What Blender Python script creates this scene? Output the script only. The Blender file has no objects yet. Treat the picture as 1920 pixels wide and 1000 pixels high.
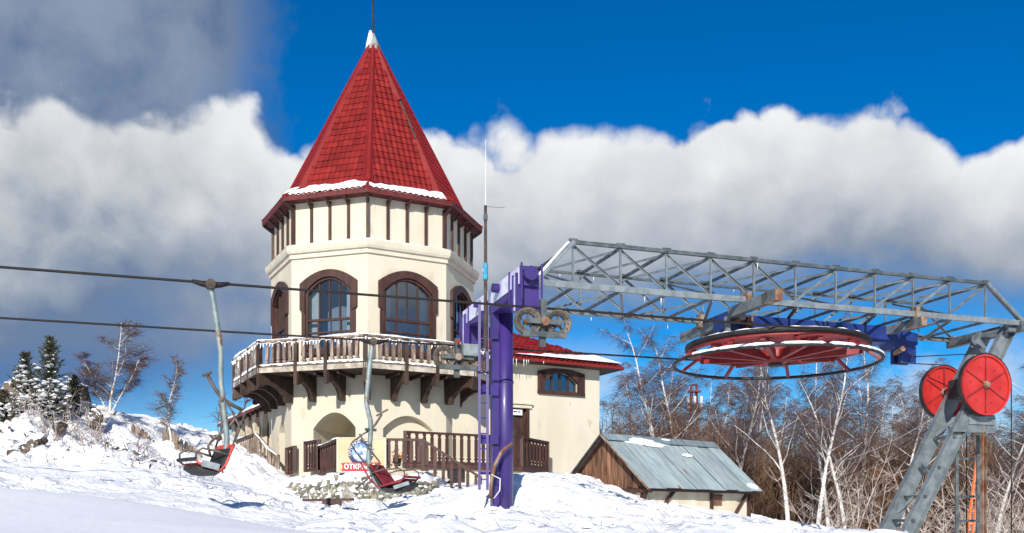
import bpy, bmesh, math, random
import numpy as np
from mathutils import Matrix, Vector
PI = math.pi
R = math.radians
F = 1786.0            # focal length in photo pixels; camera sits at the origin, level, looking along +Y
scene = bpy.context.scene
col = scene.collection
random.seed(7)

# ------------------------------------------------------------------ camera
cam_d = bpy.data.cameras.new('camera')
cam = bpy.data.objects.new('camera', cam_d)
col.objects.link(cam)
cam.location = (0, 0, 0)
cam.rotation_euler = (R(90), 0, 0)
cam_d.sensor_width = 36.0
cam_d.lens = 36.0 * F / 1920.0
cam_d.shift_y = 485.0 / 1920.0
cam_d.clip_start = 0.05
cam_d.clip_end = 6000
scene.camera = cam

# ------------------------------------------------------------------ light
SUN_EL, SUN_AZ = 27.0, 8.0        # the sun stands behind the camera, a little to the left
world = bpy.data.worlds.new('World')
scene.world = world
world.use_nodes = True
SUN_STRENGTH = 4.6
SKY_STRENGTH = 0.1
sun_d = bpy.data.lights.new('sun', 'SUN')
sun_d.energy = SUN_STRENGTH
sun_d.angle = R(0.53)
sun_d.color = (1.0, 0.94, 0.85)
sun = bpy.data.objects.new('sun', sun_d)
col.objects.link(sun)
sdir = Vector((-math.sin(R(SUN_AZ)) * math.cos(R(SUN_EL)), -math.cos(R(SUN_AZ)) * math.cos(R(SUN_EL)), math.sin(R(SUN_EL))))
sun.rotation_euler = sdir.to_track_quat('Z', 'Y').to_euler()
sun.location = sdir * 60
scene.view_settings.view_transform = 'Standard'
scene.view_settings.look = 'None'
scene.view_settings.exposure = 0.30
scene.view_settings.gamma = 1.0
scene.view_settings.use_curve_mapping = False
scene.cycles.max_bounces = 6
scene.cycles.transparent_max_bounces = 12
scene.cycles.use_denoising = True
scene.cycles.caustics_reflective = False
scene.cycles.caustics_refractive = False

def s2l(c):
    return tuple(((x / 12.92) if x <= 0.04045 else ((x + 0.055) / 1.055) ** 2.4) for x in c)
def hexl(h):
    h = h.lstrip('#')
    return s2l(tuple(int(h[i:i + 2], 16) / 255 for i in (0, 2, 4)))

class G:
    """small node-graph writer"""
    def __init__(s, nt):
        s.nt = nt
    def n(s, t, **kw):
        nd = s.nt.nodes.new(t)
        for k, v in kw.items():
            setattr(nd, k, v)
        return nd
    def put(s, sock, v):
        if hasattr(v, 'links') or isinstance(v, bpy.types.NodeSocket):
            s.nt.links.new(v, sock)
        else:
            sock.default_value = v
    def m(s, op, a, b=0.0, c=0.0, clamp=False):
        nd = s.n('ShaderNodeMath', operation=op, use_clamp=clamp)
        s.put(nd.inputs[0], a); s.put(nd.inputs[1], b); s.put(nd.inputs[2], c)
        return nd.outputs[0]
    def smooth(s, x, lo, hi):
        nd = s.n('ShaderNodeMapRange', interpolation_type='SMOOTHSTEP')
        s.put(nd.inputs['Value'], x); s.put(nd.inputs['From Min'], lo); s.put(nd.inputs['From Max'], hi)
        return nd.outputs[0]
    def noise(s, vec, scale, detail=4.0, rough=0.55, dist=0.0):
        nd = s.n('ShaderNodeTexNoise')
        if vec is not None:
            s.nt.links.new(vec, nd.inputs['Vector'])
        nd.inputs['Scale'].default_value = scale
        nd.inputs['Detail'].default_value = detail
        nd.inputs['Roughness'].default_value = rough
        nd.inputs['Distortion'].default_value = dist
        return nd.outputs[0]
    def mix(s, f, a, b):
        nd = s.n('ShaderNodeMix', data_type='RGBA')
        s.put(nd.inputs[0], f)
        for sock, v in ((nd.inputs[6], a), (nd.inputs[7], b)):
            if isinstance(v, tuple):
                v = (v[0], v[1], v[2], 1.0)
            s.put(sock, v)
        return nd.outputs[2]
    def ramp(s, x, pts):
        nd = s.n('ShaderNodeValToRGB')
        els = nd.color_ramp.elements
        while len(els) < len(pts):
            els.new(0.5)
        for e, (p, c) in zip(els, pts):
            e.position = p
            e.color = (c[0], c[1], c[2], 1)
        s.put(nd.inputs[0], x)
        return nd.outputs[0]
    def curve(s, x, pts):
        nd = s.n('ShaderNodeFloatCurve')
        cv = nd.mapping.curves[0]
        while len(cv.points) < len(pts):
            cv.points.new(0.5, 0.5)
        for p, (a, b) in zip(cv.points, pts):
            p.location = (a, b)
        nd.mapping.update()
        s.put(nd.inputs['Value'], x)
        return nd.outputs[0]

def build_world():
    nt = world.node_tree
    nt.nodes.clear()
    g = G(nt)
    out = g.n('ShaderNodeOutputWorld')
    bg = g.n('ShaderNodeBackground')
    bg.inputs['Strength'].default_value = SKY_STRENGTH
    nt.links.new(bg.outputs[0], out.inputs['Surface'])
    sky = g.n('ShaderNodeTexSky', sky_type='NISHITA')
    sky.sun_disc = False
    sky.sun_elevation = R(SUN_EL)
    sky.sun_rotation = R(180 + SUN_AZ)
    sky.altitude = 600
    sky.air_density = 1.0
    sky.dust_density = 0.2
    sky.ozone_density = 3.0
    hs = g.n('ShaderNodeHueSaturation')
    hs.inputs['Hue'].default_value = 0.508
    hs.inputs['Saturation'].default_value = 1.62
    hs.inputs['Value'].default_value = 0.95
    nt.links.new(sky.outputs[0], hs.inputs['Color'])
    tc = g.n('ShaderNodeTexCoord')
    d = tc.outputs['Generated']
    sep = g.n('ShaderNodeSeparateXYZ')
    nt.links.new(d, sep.inputs[0])
    x, y, z = sep.outputs
    az = g.m('ARCTAN2', x, y)
    hor = g.m('SQRT', g.m('ADD', g.m('MULTIPLY', x, x), g.m('MULTIPLY', y, y)))
    el = g.m('DIVIDE', z, g.m('MAXIMUM', hor, 0.02))
    az01 = g.m('ADD', g.m('DIVIDE', az, 2 * PI), 0.5)
    n1 = g.m('SUBTRACT', g.noise(d, 5.0, 5.0, 0.55), 0.5)
    n2 = g.m('SUBTRACT', g.noise(d, 14.0, 9.0, 0.62, 0.25), 0.5)
    n3 = g.m('SUBTRACT', g.noise(d, 3.1, 3.0, 0.5), 0.5)
    def pts(lst, extra):
        o = []
        for px, py in lst:
            a = math.atan((px - 960) / F)
            o.append((a / (2 * PI) + 0.5, (985 - py) / F * math.cos(a)))
        return sorted(o + extra)
    top = g.curve(az01, pts([(0, 172), (120, 172), (250, 205), (430, 195), (540, 262), (640, 262), (830, 272), (1000, 262), (1130, 250),
        (1280, 238), (1380, 214), (1500, 212), (1640, 190), (1730, 216), (1790, 268), (1825, 292), (1870, 282), (1930, 262)],
        [(0.0, .40), (.07, .36), (.14, .42), (.2, .37), (.27, .42), (.33, .38), (.39, .42), (.61, .43), (.67, .37), (.73, .42), (.8, .38), (.87, .41), (.94, .37), (1.0, .40)]))
    bot = g.curve(az01, pts([(0, 800), (200, 760), (330, 735), (440, 700), (560, 650), (700, 620), (1000, 600), (1180, 575), (1400, 550), (1700, 535), (1920, 560)],
        [(0.0, .2), (.1, .16), (.2, .22), (.3, .18), (.39, .12), (.61, .22), (.7, .18), (.8, .22), (.9, .18), (1.0, .2)]))
    wob = g.n('ShaderNodeVectorMath', operation='ADD')
    nz = g.n('ShaderNodeTexNoise'); nz.inputs['Scale'].default_value = 26.0; nz.inputs['Detail'].default_value = 5.0
    nt.links.new(d, nz.inputs['Vector'])
    wsc = g.n('ShaderNodeVectorMath', operation='SCALE'); nt.links.new(nz.outputs['Color'], wsc.inputs[0]); wsc.inputs['Scale'].default_value = 0.035
    nt.links.new(d, wob.inputs[0]); nt.links.new(wsc.outputs[0], wob.inputs[1])
    def puff(scale):
        vo = g.n('ShaderNodeTexVoronoi', feature='F1'); vo.inputs['Scale'].default_value = scale
        nt.links.new(wob.outputs[0], vo.inputs['Vector'])
        return g.m('SUBTRACT', 0.45, vo.outputs['Distance'])
    pf = g.m('ADD', puff(13.0), g.m('MULTIPLY', puff(31.0), 0.5))
    t_edge = g.m('ADD', g.m('ADD', top, g.m('MULTIPLY', n1, 0.06)), g.m('ADD', g.m('MULTIPLY', n2, 0.036), g.m('MULTIPLY', g.m('ADD', pf, 0.17), 0.048)))
    b_edge = g.m('ADD', bot, g.m('ADD', g.m('MULTIPLY', n1, 0.10), g.m('MULTIPLY', n2, 0.05)))
    above = g.m('SUBTRACT', t_edge, el)
    m_top = g.smooth(above, -0.004, g.m('ADD', 0.010, g.m('MULTIPLY', g.smooth(n3, -0.15, 0.25), 0.022)))
    m_bot = g.smooth(g.m('SUBTRACT', el, b_edge), -0.05, 0.045)
    bank = g.m('MULTIPLY', m_top, m_bot)
    v = g.m('DIVIDE', g.m('SUBTRACT', top, el), g.m('MAXIMUM', g.m('SUBTRACT', top, bot), 0.05))
    left = g.smooth(az, -0.16, -0.42)
    off = g.n('ShaderNodeVectorMath', operation='ADD')
    nt.links.new(d, off.inputs[0]); off.inputs[1].default_value = (-0.008, 0.0, 0.022)
    relief = g.m('SUBTRACT', g.noise(off.outputs[0], 11.0, 5.0, 0.52, 0.2), g.noise(d, 11.0, 5.0, 0.52, 0.2))
    v = g.m('ADD', v, g.m('ADD', g.m('MULTIPLY', n1, 0.40), g.m('MULTIPLY', n2, 0.14)))
    v = g.m('ADD', v, g.m('MULTIPLY', relief, 0.62))
    v = g.m('SUBTRACT', v, g.m('MULTIPLY', pf, 0.20))
    K = 1.0 / SKY_STRENGTH
    def kc(h, f=1.0):
        c = hexl(h)
        return (c[0] * f, c[1] * f, c[2] * f)
    shade = g.ramp(v, [(0.0, kc('#f0f1f3')), (0.18, kc('#e4e6e9')), (0.42, kc('#cfd2d8')), (0.64, kc('#b6bcc6')), (0.84, kc('#939fb0')), (1.0, kc('#758bab'))])
    shadeL = g.ramp(v, [(0.0, kc('#e2e4e7')), (0.16, kc('#d3d6da')), (0.30, kc('#bfc4ca')), (0.46, kc('#98a4b5')), (0.66, kc('#6d82a1')), (1.0, kc('#4c7ab4'))])
    ccol = g.mix(left, shade, shadeL)
    # dark high cloud on one side of the sky, fair-weather scraps elsewhere
    dv = g.n('ShaderNodeVectorMath', operation='DISTANCE')
    nt.links.new(d, dv.inputs[0])
    q = Vector(((60 - 960) / F, 1.0, (985 - 10) / F)).normalized()
    dv.inputs[1].default_value = q
    bl = g.m('ADD', dv.outputs['Value'], g.m('ADD', g.m('MULTIPLY', n1, 0.16), g.m('MULTIPLY', n2, 0.13)))
    hi = g.m('SUBTRACT', 1.0, g.smooth(bl, 0.15, 0.215))
    hicol = g.mix(g.smooth(g.m('ADD', n1, g.m('MULTIPLY', n2, 0.6)), -0.25, 0.25), kc('#546a8b'), kc('#93a0b3'))
    scraps = g.smooth(g.m('ADD', n3, g.m('ADD', g.m('MULTIPLY', n2, 0.55), g.m('MULTIPLY', n1, 0.35))), 0.30, 0.46)
    low = g.m('MULTIPLY', g.smooth(g.m('ADD', n1, g.m('MULTIPLY', n2, 0.8)), -0.02, 0.22), g.m('SUBTRACT', 1.0, g.smooth(el, 0.12, 0.22)))
    lowcol = g.mix(left, kc('#d5dbe3'), kc('#93a5bd'))
    skyc = hs.outputs['Color']
    def cl(mask, c, base, op=1.0):
        sc = g.n('ShaderNodeVectorMath', operation='SCALE')
        g.put(sc.inputs[0], c) if not isinstance(c, tuple) else setattr(sc.inputs[0], 'default_value', c)
        sc.inputs['Scale'].default_value = K * 0.83
        return g.mix(g.m('MULTIPLY', mask, op), base, sc.outputs[0])
    c0 = cl(scraps, kc('#c9d3df'), skyc, 0.55)
    c1 = cl(hi, hicol, c0, 0.9)
    c2 = cl(low, lowcol, c1, 0.75)
    c3 = cl(bank, ccol, c2, 1.0)
    nt.links.new(c3, bg.inputs['Color'])
build_world()

# ------------------------------------------------------------------ geometry helpers
def P(px, py, Y):
    return Vector(((px - 960) / F * Y, Y, (985 - py) / F * Y))
WORLD = {}
def W(o):
    return WORLD.get(o.name, Matrix.Identity(4))
def tag(o, label=None, cat=None, group=None, kind=None):
    if label: o['label'] = label
    if cat: o['category'] = cat
    if group: o['group'] = group
    if kind: o['kind'] = kind
    return o
def thing(name, loc, label, cat, group=None):
    o = bpy.data.objects.new(name, None)
    o.empty_display_size = 0.2
    col.objects.link(o)
    o.location = loc
    WORLD[o.name] = Matrix.Translation(Vector(loc))
    return tag(o, label, cat, group)
def put(name, me, parent=None, M=None):
    o = bpy.data.objects.new(name, me)
    col.objects.link(o)
    if parent is not None:
        o.parent = parent
        o.matrix_parent_inverse = W(parent).inverted()
    if M is not None:
        o.matrix_basis = M
        WORLD[o.name] = M.copy()
    return o

class MB:
    def __init__(s):
        s.v = []; s.f = []
    def add(s, vs, fs, M=None):
        b = len(s.v)
        if M is not None:
            vs = [M @ Vector(p) for p in vs]
        s.v.extend([tuple(p) for p in vs])
        s.f.extend([tuple(i + b for i in f) for f in fs])
        return s
    def box(s, c, size, M=None):
        x, y, z = c; a, b, h = size[0] / 2, size[1] / 2, size[2] / 2
        vs = [(x + i * a, y + j * b, z + k * h) for k in (-1, 1) for j in (-1, 1) for i in (-1, 1)]
        return s.add(vs, [(0, 2, 3, 1), (4, 5, 7, 6), (0, 1, 5, 4), (2, 6, 7, 3), (0, 4, 6, 2), (1, 3, 7, 5)], M)
    def frame(s, p0, p1, up=(0, 0, 1)):
        p0, p1 = Vector(p0), Vector(p1)
        d = (p1 - p0); L = d.length; d = d / max(L, 1e-9)
        u = Vector(up)
        if abs(d.dot(u)) > 0.995:
            u = Vector((1, 0, 0)) if abs(d.x) < .9 else Vector((0, 1, 0))
        a = d.cross(u).normalized(); b = a.cross(d).normalized()
        return p0, L, Matrix(((a.x, d.x, b.x, p0.x), (a.y, d.y, b.y, p0.y), (a.z, d.z, b.z, p0.z), (0, 0, 0, 1)))
    def beam(s, p0, p1, w, h, up=(0, 0, 1), off=(0, 0)):
        _, L, M = s.frame(p0, p1, up)
        return s.box((off[0], L / 2, off[1]), (w, L, h), M)
    def angle(s, p0, p1, w, t=0.008, up=(0, 0, 1), fx=1, fz=1):
        _, L, M = s.frame(p0, p1, up)
        s.box((0, L / 2, fz * (w / 2)), (w, L, t), M)
        s.box((fx * (w / 2), L / 2, 0), (t, L, w - t * 2), M)
        return s
    def channel(s, p0, p1, w, h, t=0.012, up=(0, 0, 1), side=1):
        _, L, M = s.frame(p0, p1, up)
        s.box((-side * w / 2, L / 2, 0), (t, L, h), M)
        s.box((0, L / 2, h / 2 - t / 2 - .001), (w - t * 1.02, L - .002, t), M)
        s.box((0, L / 2, -h / 2 + t / 2 + .001), (w - t * 1.02, L - .002, t), M)
        return s
    def tube(s, pts, r, n=8, cap=True):
        pts = [Vector(p) for p in pts]
        k = len(pts)
        rs = [r] * k if not hasattr(r, '__len__') else list(r)
        b = len(s.v)
        prev = None
        for i, p in enumerate(pts):
            d = (pts[min(i + 1, k - 1)] - pts[max(i - 1, 0)])
            if d.length < 1e-9: d = Vector((0, 0, 1))
            d.normalize()
            if prev is None:
                u = Vector((0, 0, 1)) if abs(d.z) < 0.9 else Vector((1, 0, 0))
                a = d.cross(u).normalized()
            else:
                a = (prev - d * prev.dot(d))
                if a.length < 1e-6: a = d.orthogonal()
                a.normalize()
            prev = a
            c = d.cross(a)
            for j in range(n):
                t = 2 * PI * j / n
                s.v.append(tuple(p + (a * math.cos(t) + c * math.sin(t)) * rs[i]))
        for i in range(k - 1):
            for j in range(n):
                j2 = (j + 1) % n
                s.f.append((b + i * n + j, b + i * n + j2, b + (i + 1) * n + j2, b + (i + 1) * n + j))
        if cap:
            s.f.append(tuple(b + j for j in range(n))[::-1])
            s.f.append(tuple(b + (k - 1) * n + j for j in range(n)))
        return s
    def lathe(s, prof, n=24, M=None, closed=False):
        vs = []; fs = []
        k = len(prof)
        for (r, z) in prof:
            for j in range(n):
                t = 2 * PI * j / n
                vs.append((r * math.cos(t), r * math.sin(t), z))
        for i in range(k if closed else k - 1):
            i2 = (i + 1) % k
            for j in range(n):
                j2 = (j + 1) % n
                fs.append((i * n + j, i * n + j2, i2 * n + j2, i2 * n + j))
        return s.add(vs, fs, M)
    def prism(s, poly, y0, y1, M=None):
        n = len(poly)
        vs = [(a, y0, b) for a, b in poly] + [(a, y1, b) for a, b in poly]
        fs = [tuple(range(n)), tuple(range(2 * n - 1, n - 1, -1))]
        for i in range(n):
            j = (i + 1) % n
            fs.append((i, i + n, j + n, j))
        return s.add(vs, fs, M)
    def mesh(s, name, mat, smooth=False):
        me = bpy.data.meshes.new(name)
        me.from_pydata(s.v, [], s.f)
        if mat is not None:
            me.materials.append(mat)
        if smooth:
            me.polygons.foreach_set('use_smooth', [True] * len(me.polygons))
        me.update()
        return me
    def build(s, name, mat, parent=None, smooth=False, M=None):
        return put(name, s.mesh(name, mat, smooth), parent, M)

# ------------------------------------------------------------------ materials
def base_mat(name):
    m = bpy.data.materials.new(name)
    m.use_nodes = True
    nt = m.node_tree
    b = nt.nodes['Principled BSDF']
    return m, G(nt), b
def pm(name, c1, c2, scale=3.0, rough=0.7, bump=0.0, bscale=None, stretch=(1, 1, 1), metal=0.0, rnd=0.0, detail=5.0, spec=0.4,
       spots=None, snow=0.0, lo=0.35, hi=0.65, coat=0.0, obj=False, rotz=0.0):
    """two-tone noise material; spots=(colour, scale, threshold); snow = how much settled snow lies on faces that look up"""
    m, g, b = base_mat(name)
    nt = g.nt
    if obj:
        src = g.n('ShaderNodeTexCoord').outputs['Object']
    else:
        src = g.n('ShaderNodeNewGeometry').outputs['Position']
    mp = g.n('ShaderNodeMapping')
    nt.links.new(src, mp.inputs[0])
    mp.inputs['Scale'].default_value = stretch
    if rotz:
        rt = g.n('ShaderNodeVectorRotate', rotation_type='Z_AXIS'); rt.inputs['Angle'].default_value = R(rotz)
        nt.links.new(src, rt.inputs['Vector']); nt.links.new(rt.outputs[0], mp.inputs[0])
    vec = mp.outputs[0]
    f = g.smooth(g.noise(vec, scale, detail), lo, hi)
    c = g.mix(f, c1, c2)
    if spots:
        sc, ss, th = spots
        f2 = g.smooth(g.noise(vec, ss, 6.0, 0.65), th, th + 0.08)
        c = g.mix(f2, c, sc)
    if rnd:
        oi = g.n('ShaderNodeObjectInfo')
        hs = g.n('ShaderNodeHueSaturation')
        nt.links.new(c, hs.inputs['Color'])
        g.put(hs.inputs['Value'], g.m('ADD', 1.0 - rnd, g.m('MULTIPLY', oi.outputs['Random'], 2 * rnd)))
        c = hs.outputs[0]
    rr = g.m('ADD', rough - 0.08, g.m('MULTIPLY', g.noise(vec, scale * 2.3, 3.0), 0.16))
    if snow:
        geo = g.n('ShaderNodeNewGeometry')
        sp = g.n('ShaderNodeSeparateXYZ')
        nt.links.new(geo.outputs['True Normal'], sp.inputs[0])
        nn = g.noise(geo.outputs['Position'], 5.0, 5.0, 0.6)
        s_ = g.smooth(g.m('ADD', sp.outputs[2], g.m('MULTIPLY', g.m('SUBTRACT', nn, 0.5), 1.4)), 1.0 - snow, 1.12 - snow)
        c = g.mix(s_, c, (0.86, 0.88, 0.91))
        rr = g.m('ADD', rr, g.m('MULTIPLY', s_, 0.25), clamp=True)
    g.put(b.inputs['Base Color'], c)
    g.put(b.inputs['Roughness'], rr)
    b.inputs['Metallic'].default_value = metal
    b.inputs['Specular IOR Level'].default_value = spec
    b.inputs['Coat Weight'].default_value = coat
    b.inputs['Coat Roughness'].default_value = 0.15
    if bump:
        bp = g.n('ShaderNodeBump')
        bp.inputs['Strength'].default_value = bump
        bp.inputs['Distance'].default_value = 0.03
        nt.links.new(g.noise(vec, bscale or scale * 4, 6.0, 0.6), bp.inputs['Height'])
        nt.links.new(bp.outputs[0], b.inputs['Normal'])
    return m

def snow_mat(name, bump=0.8, scales=(2.2, 9.0)):
    m, g, b = base_mat(name)
    pos = g.n('ShaderNodeNewGeometry').outputs['Position']
    f = g.noise(pos, 1.3, 4.0)
    c = g.mix(f, (0.88, 0.89, 0.91), (0.93, 0.93, 0.93))
    g.put(b.inputs['Base Color'], c)
    b.inputs['Roughness'].default_value = 0.6
    b.inputs['Specular IOR Level'].default_value = 0.25
    h = g.m('ADD', g.noise(pos, scales[0], 5.0, 0.55), g.m('MULTIPLY', g.noise(pos, scales[1], 5.0, 0.6), 0.45))
    h = g.m('ADD', h, g.m('MULTIPLY', g.noise(pos, 60.0, 2.0), 0.05))
    bp = g.n('ShaderNodeBump')
    sy = g.n('ShaderNodeSeparateXYZ'); g.nt.links.new(pos, sy.inputs[0])
    g.put(bp.inputs['Strength'], g.m('ADD', bump * .16, g.m('MULTIPLY', g.smooth(sy.outputs[1], 8.6, 11.0), bump * .84)))   # the near drift is wind-smoothed
    bp.inputs['Distance'].default_value = 0.12
    g.put(bp.inputs['Height'], h)
    g.nt.links.new(bp.outputs[0], b.inputs['Normal'])
    return m

def glass_mat(name, tint, refl):
    m, g, b = base_mat(name)
    nt = g.nt
    nt.nodes.remove(b)
    out = nt.nodes['Material Output']
    tr = g.n('ShaderNodeBsdfTransparent'); tr.inputs[0].default_value = (*tint, 1)
    gl = g.n('ShaderNodeBsdfGlossy'); gl.inputs['Roughness'].default_value = 0.03; gl.inputs[0].default_value = (.9, .95, 1, 1)
    pos = g.n('ShaderNodeNewGeometry').outputs['Position']
    bp = g.n('ShaderNodeBump'); bp.inputs['Strength'].default_value = 0.05; bp.inputs['Distance'].default_value = 0.05
    nt.links.new(g.noise(pos, 1.6, 2.0), bp.inputs['Height'])
    nt.links.new(bp.outputs[0], gl.inputs['Normal'])
    mx = g.n('ShaderNodeMixShader')
    fr = g.n('ShaderNodeFresnel'); fr.inputs[0].default_value = 1.5
    g.put(mx.inputs[0], g.m('ADD', fr.outputs[0], refl, clamp=True))
    nt.links.new(tr.outputs[0], mx.inputs[1]); nt.links.new(gl.outputs[0], mx.inputs[2])
    nt.links.new(mx.outputs[0], out.inputs['Surface'])
    return m

M = {}
M['snow'] = snow_mat('snow')
M['snow_fine'] = snow_mat('settled_snow', 0.35, (7.0, 25.0))
M['plaster'] = pm('cream_plaster', (0.56, 0.51, 0.405), (0.62, 0.57, 0.46), 1.1, 0.85, 0.14, 40.0, (1, 1, .35), spots=((0.50, 0.445, 0.345), 2.6, 0.60), spec=0.2)
M['trim'] = pm('plaster_trim', (0.58, 0.53, 0.42), (0.64, 0.59, 0.48), 2.0, 0.8, 0.1, 30.0, spec=0.2)
M['brown'] = pm('brown_stained_wood', (0.040, 0.015, 0.012), (0.068, 0.027, 0.020), 6.0, 0.55, 0.25, 30.0, (1, 1, .3), rnd=0.15)
M['brown_dark'] = pm('dark_stained_wood', (0.040, 0.018, 0.014), (0.075, 0.034, 0.026), 6.0, 0.6, 0.25, 30.0, (1, 1, .3), rnd=0.2)
M['weathered'] = pm('weathered_wood', (0.13, 0.090, 0.070), (0.31, 0.24, 0.195), 9.0, 0.75, 0.3, 40.0, (1, 1, .25), rnd=0.3)
M['pale_board'] = pm('pale_weathered_board', (0.28, 0.24, 0.19), (0.50, 0.45, 0.37), 5.0, 0.8, 0.2, 30, (1, 1, 1), rnd=0.1)
M['beam'] = pm('old_balcony_timber', (0.028, 0.015, 0.011), (0.068, 0.038, 0.027), 7.0, 0.7, 0.35, 30.0, (1, 1, .3), rnd=0.25, spots=((0.16, 0.12, 0.095), 5.0, 0.64))
M['frosted_wood'] = pm('frosted_wood', (0.14, 0.10, 0.08), (0.34, 0.28, 0.24), 9.0, 0.75, 0.3, 40.0, (1, 1, .3), rnd=0.2, spots=((0.78, 0.81, 0.86), 6.0, 0.53))
M['greywood'] = pm('grey_fence_wood', (0.12, 0.085, 0.065), (0.26, 0.20, 0.16), 8.0, 0.8, 0.3, 40.0, (1, 1, .3), rnd=0.25, snow=0.35)
M['tile'] = pm('red_metal_tile', (0.175, 0.012, 0.009), (0.24, 0.018, 0.013), 1.6, 0.45, 0.03, 20, rnd=0.2, spots=((0.14, 0.009, 0.010), 2.6, 0.62))
M['hip'] = pm('red_sheet_metal', (0.185, 0.012, 0.009), (0.23, 0.016, 0.012), 1.2, 0.42, 0.03, 6.0, rnd=0.06)
M['soffit'] = pm('dark_red_soffit', (0.085, 0.014, 0.014), (0.13, 0.02, 0.02), 5.0, 0.6)
M['purple'] = pm('purple_paint', (0.032, 0.017, 0.135), (0.046, 0.024, 0.175), 2.5, 0.45, 0.06, 9.0, (1, 1, .3), rnd=0.08, spots=((0.10, 0.055, 0.09), 8.0, 0.665), spec=0.5, coat=0.2)
M['frost'] = pm('frosted_purple_paint', (0.50, 0.50, 0.68), (0.72, 0.73, 0.83), 3.0, 0.6, 0.1, 20)  # pale lilac tone, used only on the pylon head's left-hand plates
M['galv'] = pm('galvanised_steel', (0.155, 0.185, 0.20), (0.24, 0.275, 0.29), 5.0, 0.45, 0.05, 20, metal=0.35, rnd=0.14, spots=((0.17, 0.12, 0.09), 5.0, 0.70))
M['galv_dark'] = pm('dull_grey_steel', (0.06, 0.075, 0.082), (0.125, 0.145, 0.15), 5.0, 0.5, 0.05, 20, metal=0.3, rnd=0.15, spots=((0.20, 0.10, 0.05), 5.0, 0.66))
M['rusty'] = pm('rusty_steel', (0.17, 0.065, 0.028), (0.32, 0.25, 0.20), 4.0, 0.75, 0.15, 25, metal=0.15)
M['blue'] = pm('dark_blue_paint', (0.008, 0.022, 0.13), (0.014, 0.040, 0.20), 3.0, 0.45, 0.05, 12, spots=((0.09, 0.05, 0.045), 7.0, 0.64))
M['red_wheel'] = pm('faded_red_paint', (0.20, 0.017, 0.020), (0.28, 0.034, 0.034), 2.6, 0.5, 0.05, 14, spots=((0.11, 0.03, 0.025), 6.0, 0.60))
M['red_bright'] = pm('bright_red_paint', (0.40, 0.018, 0.018), (0.50, 0.034, 0.030), 2.0, 0.45, 0.05, 14, spots=((0.30, 0.05, 0.04), 6.0, 0.62))
M['black'] = pm('black_rubber', (0.012, 0.012, 0.014), (0.03, 0.03, 0.033), 6.0, 0.6, 0.1, 30)
M['rope'] = pm('oiled_steel_rope', (0.006, 0.005, 0.005), (0.016, 0.013, 0.012), 30.0, 0.7, 0.2, 60.0)
M['chairpipe'] = pm('painted_pipe', (0.17, 0.22, 0.22), (0.28, 0.33, 0.33), 5.0, 0.5, 0.05, 20, metal=0.2, spots=((0.22, 0.09, 0.035), 4.5, 0.57))
M['chairdark'] = pm('brown_grey_bar', (0.075, 0.06, 0.05), (0.15, 0.125, 0.105), 9.0, 0.6, 0.05, 30, metal=0.2, rnd=0.1)
M['seat_red'] = pm('seat_red_paint', (0.16, 0.016, 0.022), (0.26, 0.03, 0.035), 7.0, 0.5, 0.05, 30, rnd=0.15)
M['seat_orange'] = pm('seat_orange_red_paint', (0.42, 0.045, 0.03), (0.55, 0.08, 0.05), 7.0, 0.5, 0.05, 30, rnd=0.1)
M['grey_panel'] = pm('pale_grey_panel', (0.17, 0.21, 0.225), (0.26, 0.30, 0.315), 6.0, 0.5)
M['sheave'] = pm('sheave_cast_iron', (0.085, 0.072, 0.058), (0.17, 0.15, 0.12), 9.0, 0.6, 0.15, 40, metal=0.2, spots=((0.14, 0.07, 0.04), 9.0, 0.62))
M['stone'] = pm('facing_stone', (0.12, 0.12, 0.092), (0.27, 0.26, 0.20), 5.0, 0.85, 0.4, 22, rnd=0.4, spots=((0.36, 0.26, 0.16), 3.5, 0.60), snow=0.52)
M['mortar'] = pm('mortar', (0.20, 0.18, 0.15), (0.34, 0.32, 0.28), 9.0, 0.9, 0.3, 40, spots=((0.86, 0.88, 0.9), 3.2, 0.50))
M['rock'] = pm('dark_rock', (0.055, 0.040, 0.030), (0.15, 0.115, 0.085), 2.2, 0.85, 0.6, 8.0, spots=((0.21, 0.16, 0.09), 2.5, 0.62), snow=0.50)
M['plank'] = pm('shed_plank', (0.085, 0.040, 0.022), (0.25, 0.13, 0.075), 7.0, 0.75, 0.3, 35, (1, 1, .16), rnd=0.35)
M['shedroof'] = pm('zinc_sheet', (0.23, 0.29, 0.30), (0.33, 0.40, 0.41), 1.5, 0.5, 0.05, 8, (3.2, .7, .7), metal=0.25, rnd=0.16, spots=((0.20, 0.075, 0.035), 1.3, 0.635), rotz=-37.8)
M['shedwall'] = pm('shed_limewash', (0.58, 0.50, 0.37), (0.68, 0.61, 0.49), 2.0, 0.85, 0.2, 25, spots=((0.42, 0.27, 0.12), 3.0, 0.68))
M['birch'] = pm('birch_bark', (0.56, 0.53, 0.49), (0.78, 0.75, 0.71), 3.0, 0.8, 0.2, 20, (1, 1, 2.2), spots=((0.045, 0.035, 0.03), 5.0, 0.60))
M['twig'] = pm('birch_twigs', (0.085, 0.052, 0.056), (0.16, 0.10, 0.095), 2.0, 0.8)
M['twig_frost'] = pm('frosted_twigs', (0.26, 0.20, 0.17), (0.56, 0.50, 0.45), 3.0, 0.8)
M['brush'] = pm('brown_brush', (0.080, 0.043, 0.026), (0.19, 0.11, 0.066), 0.7, 0.85)
M['needle'] = pm('fir_needles', (0.028, 0.034, 0.014), (0.085, 0.085, 0.038), 4.0, 0.7, snow=0.0, lo=.3, hi=.7)
M['bark'] = pm('dark_bark', (0.05, 0.035, 0.028), (0.10, 0.075, 0.06), 9.0, 0.85, 0.3, 30)
M['curtain'] = pm('curtain', (0.66, 0.70, 0.68), (0.78, 0.80, 0.77), 8.0, 0.9, stretch=(3, 3, .3))
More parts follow.
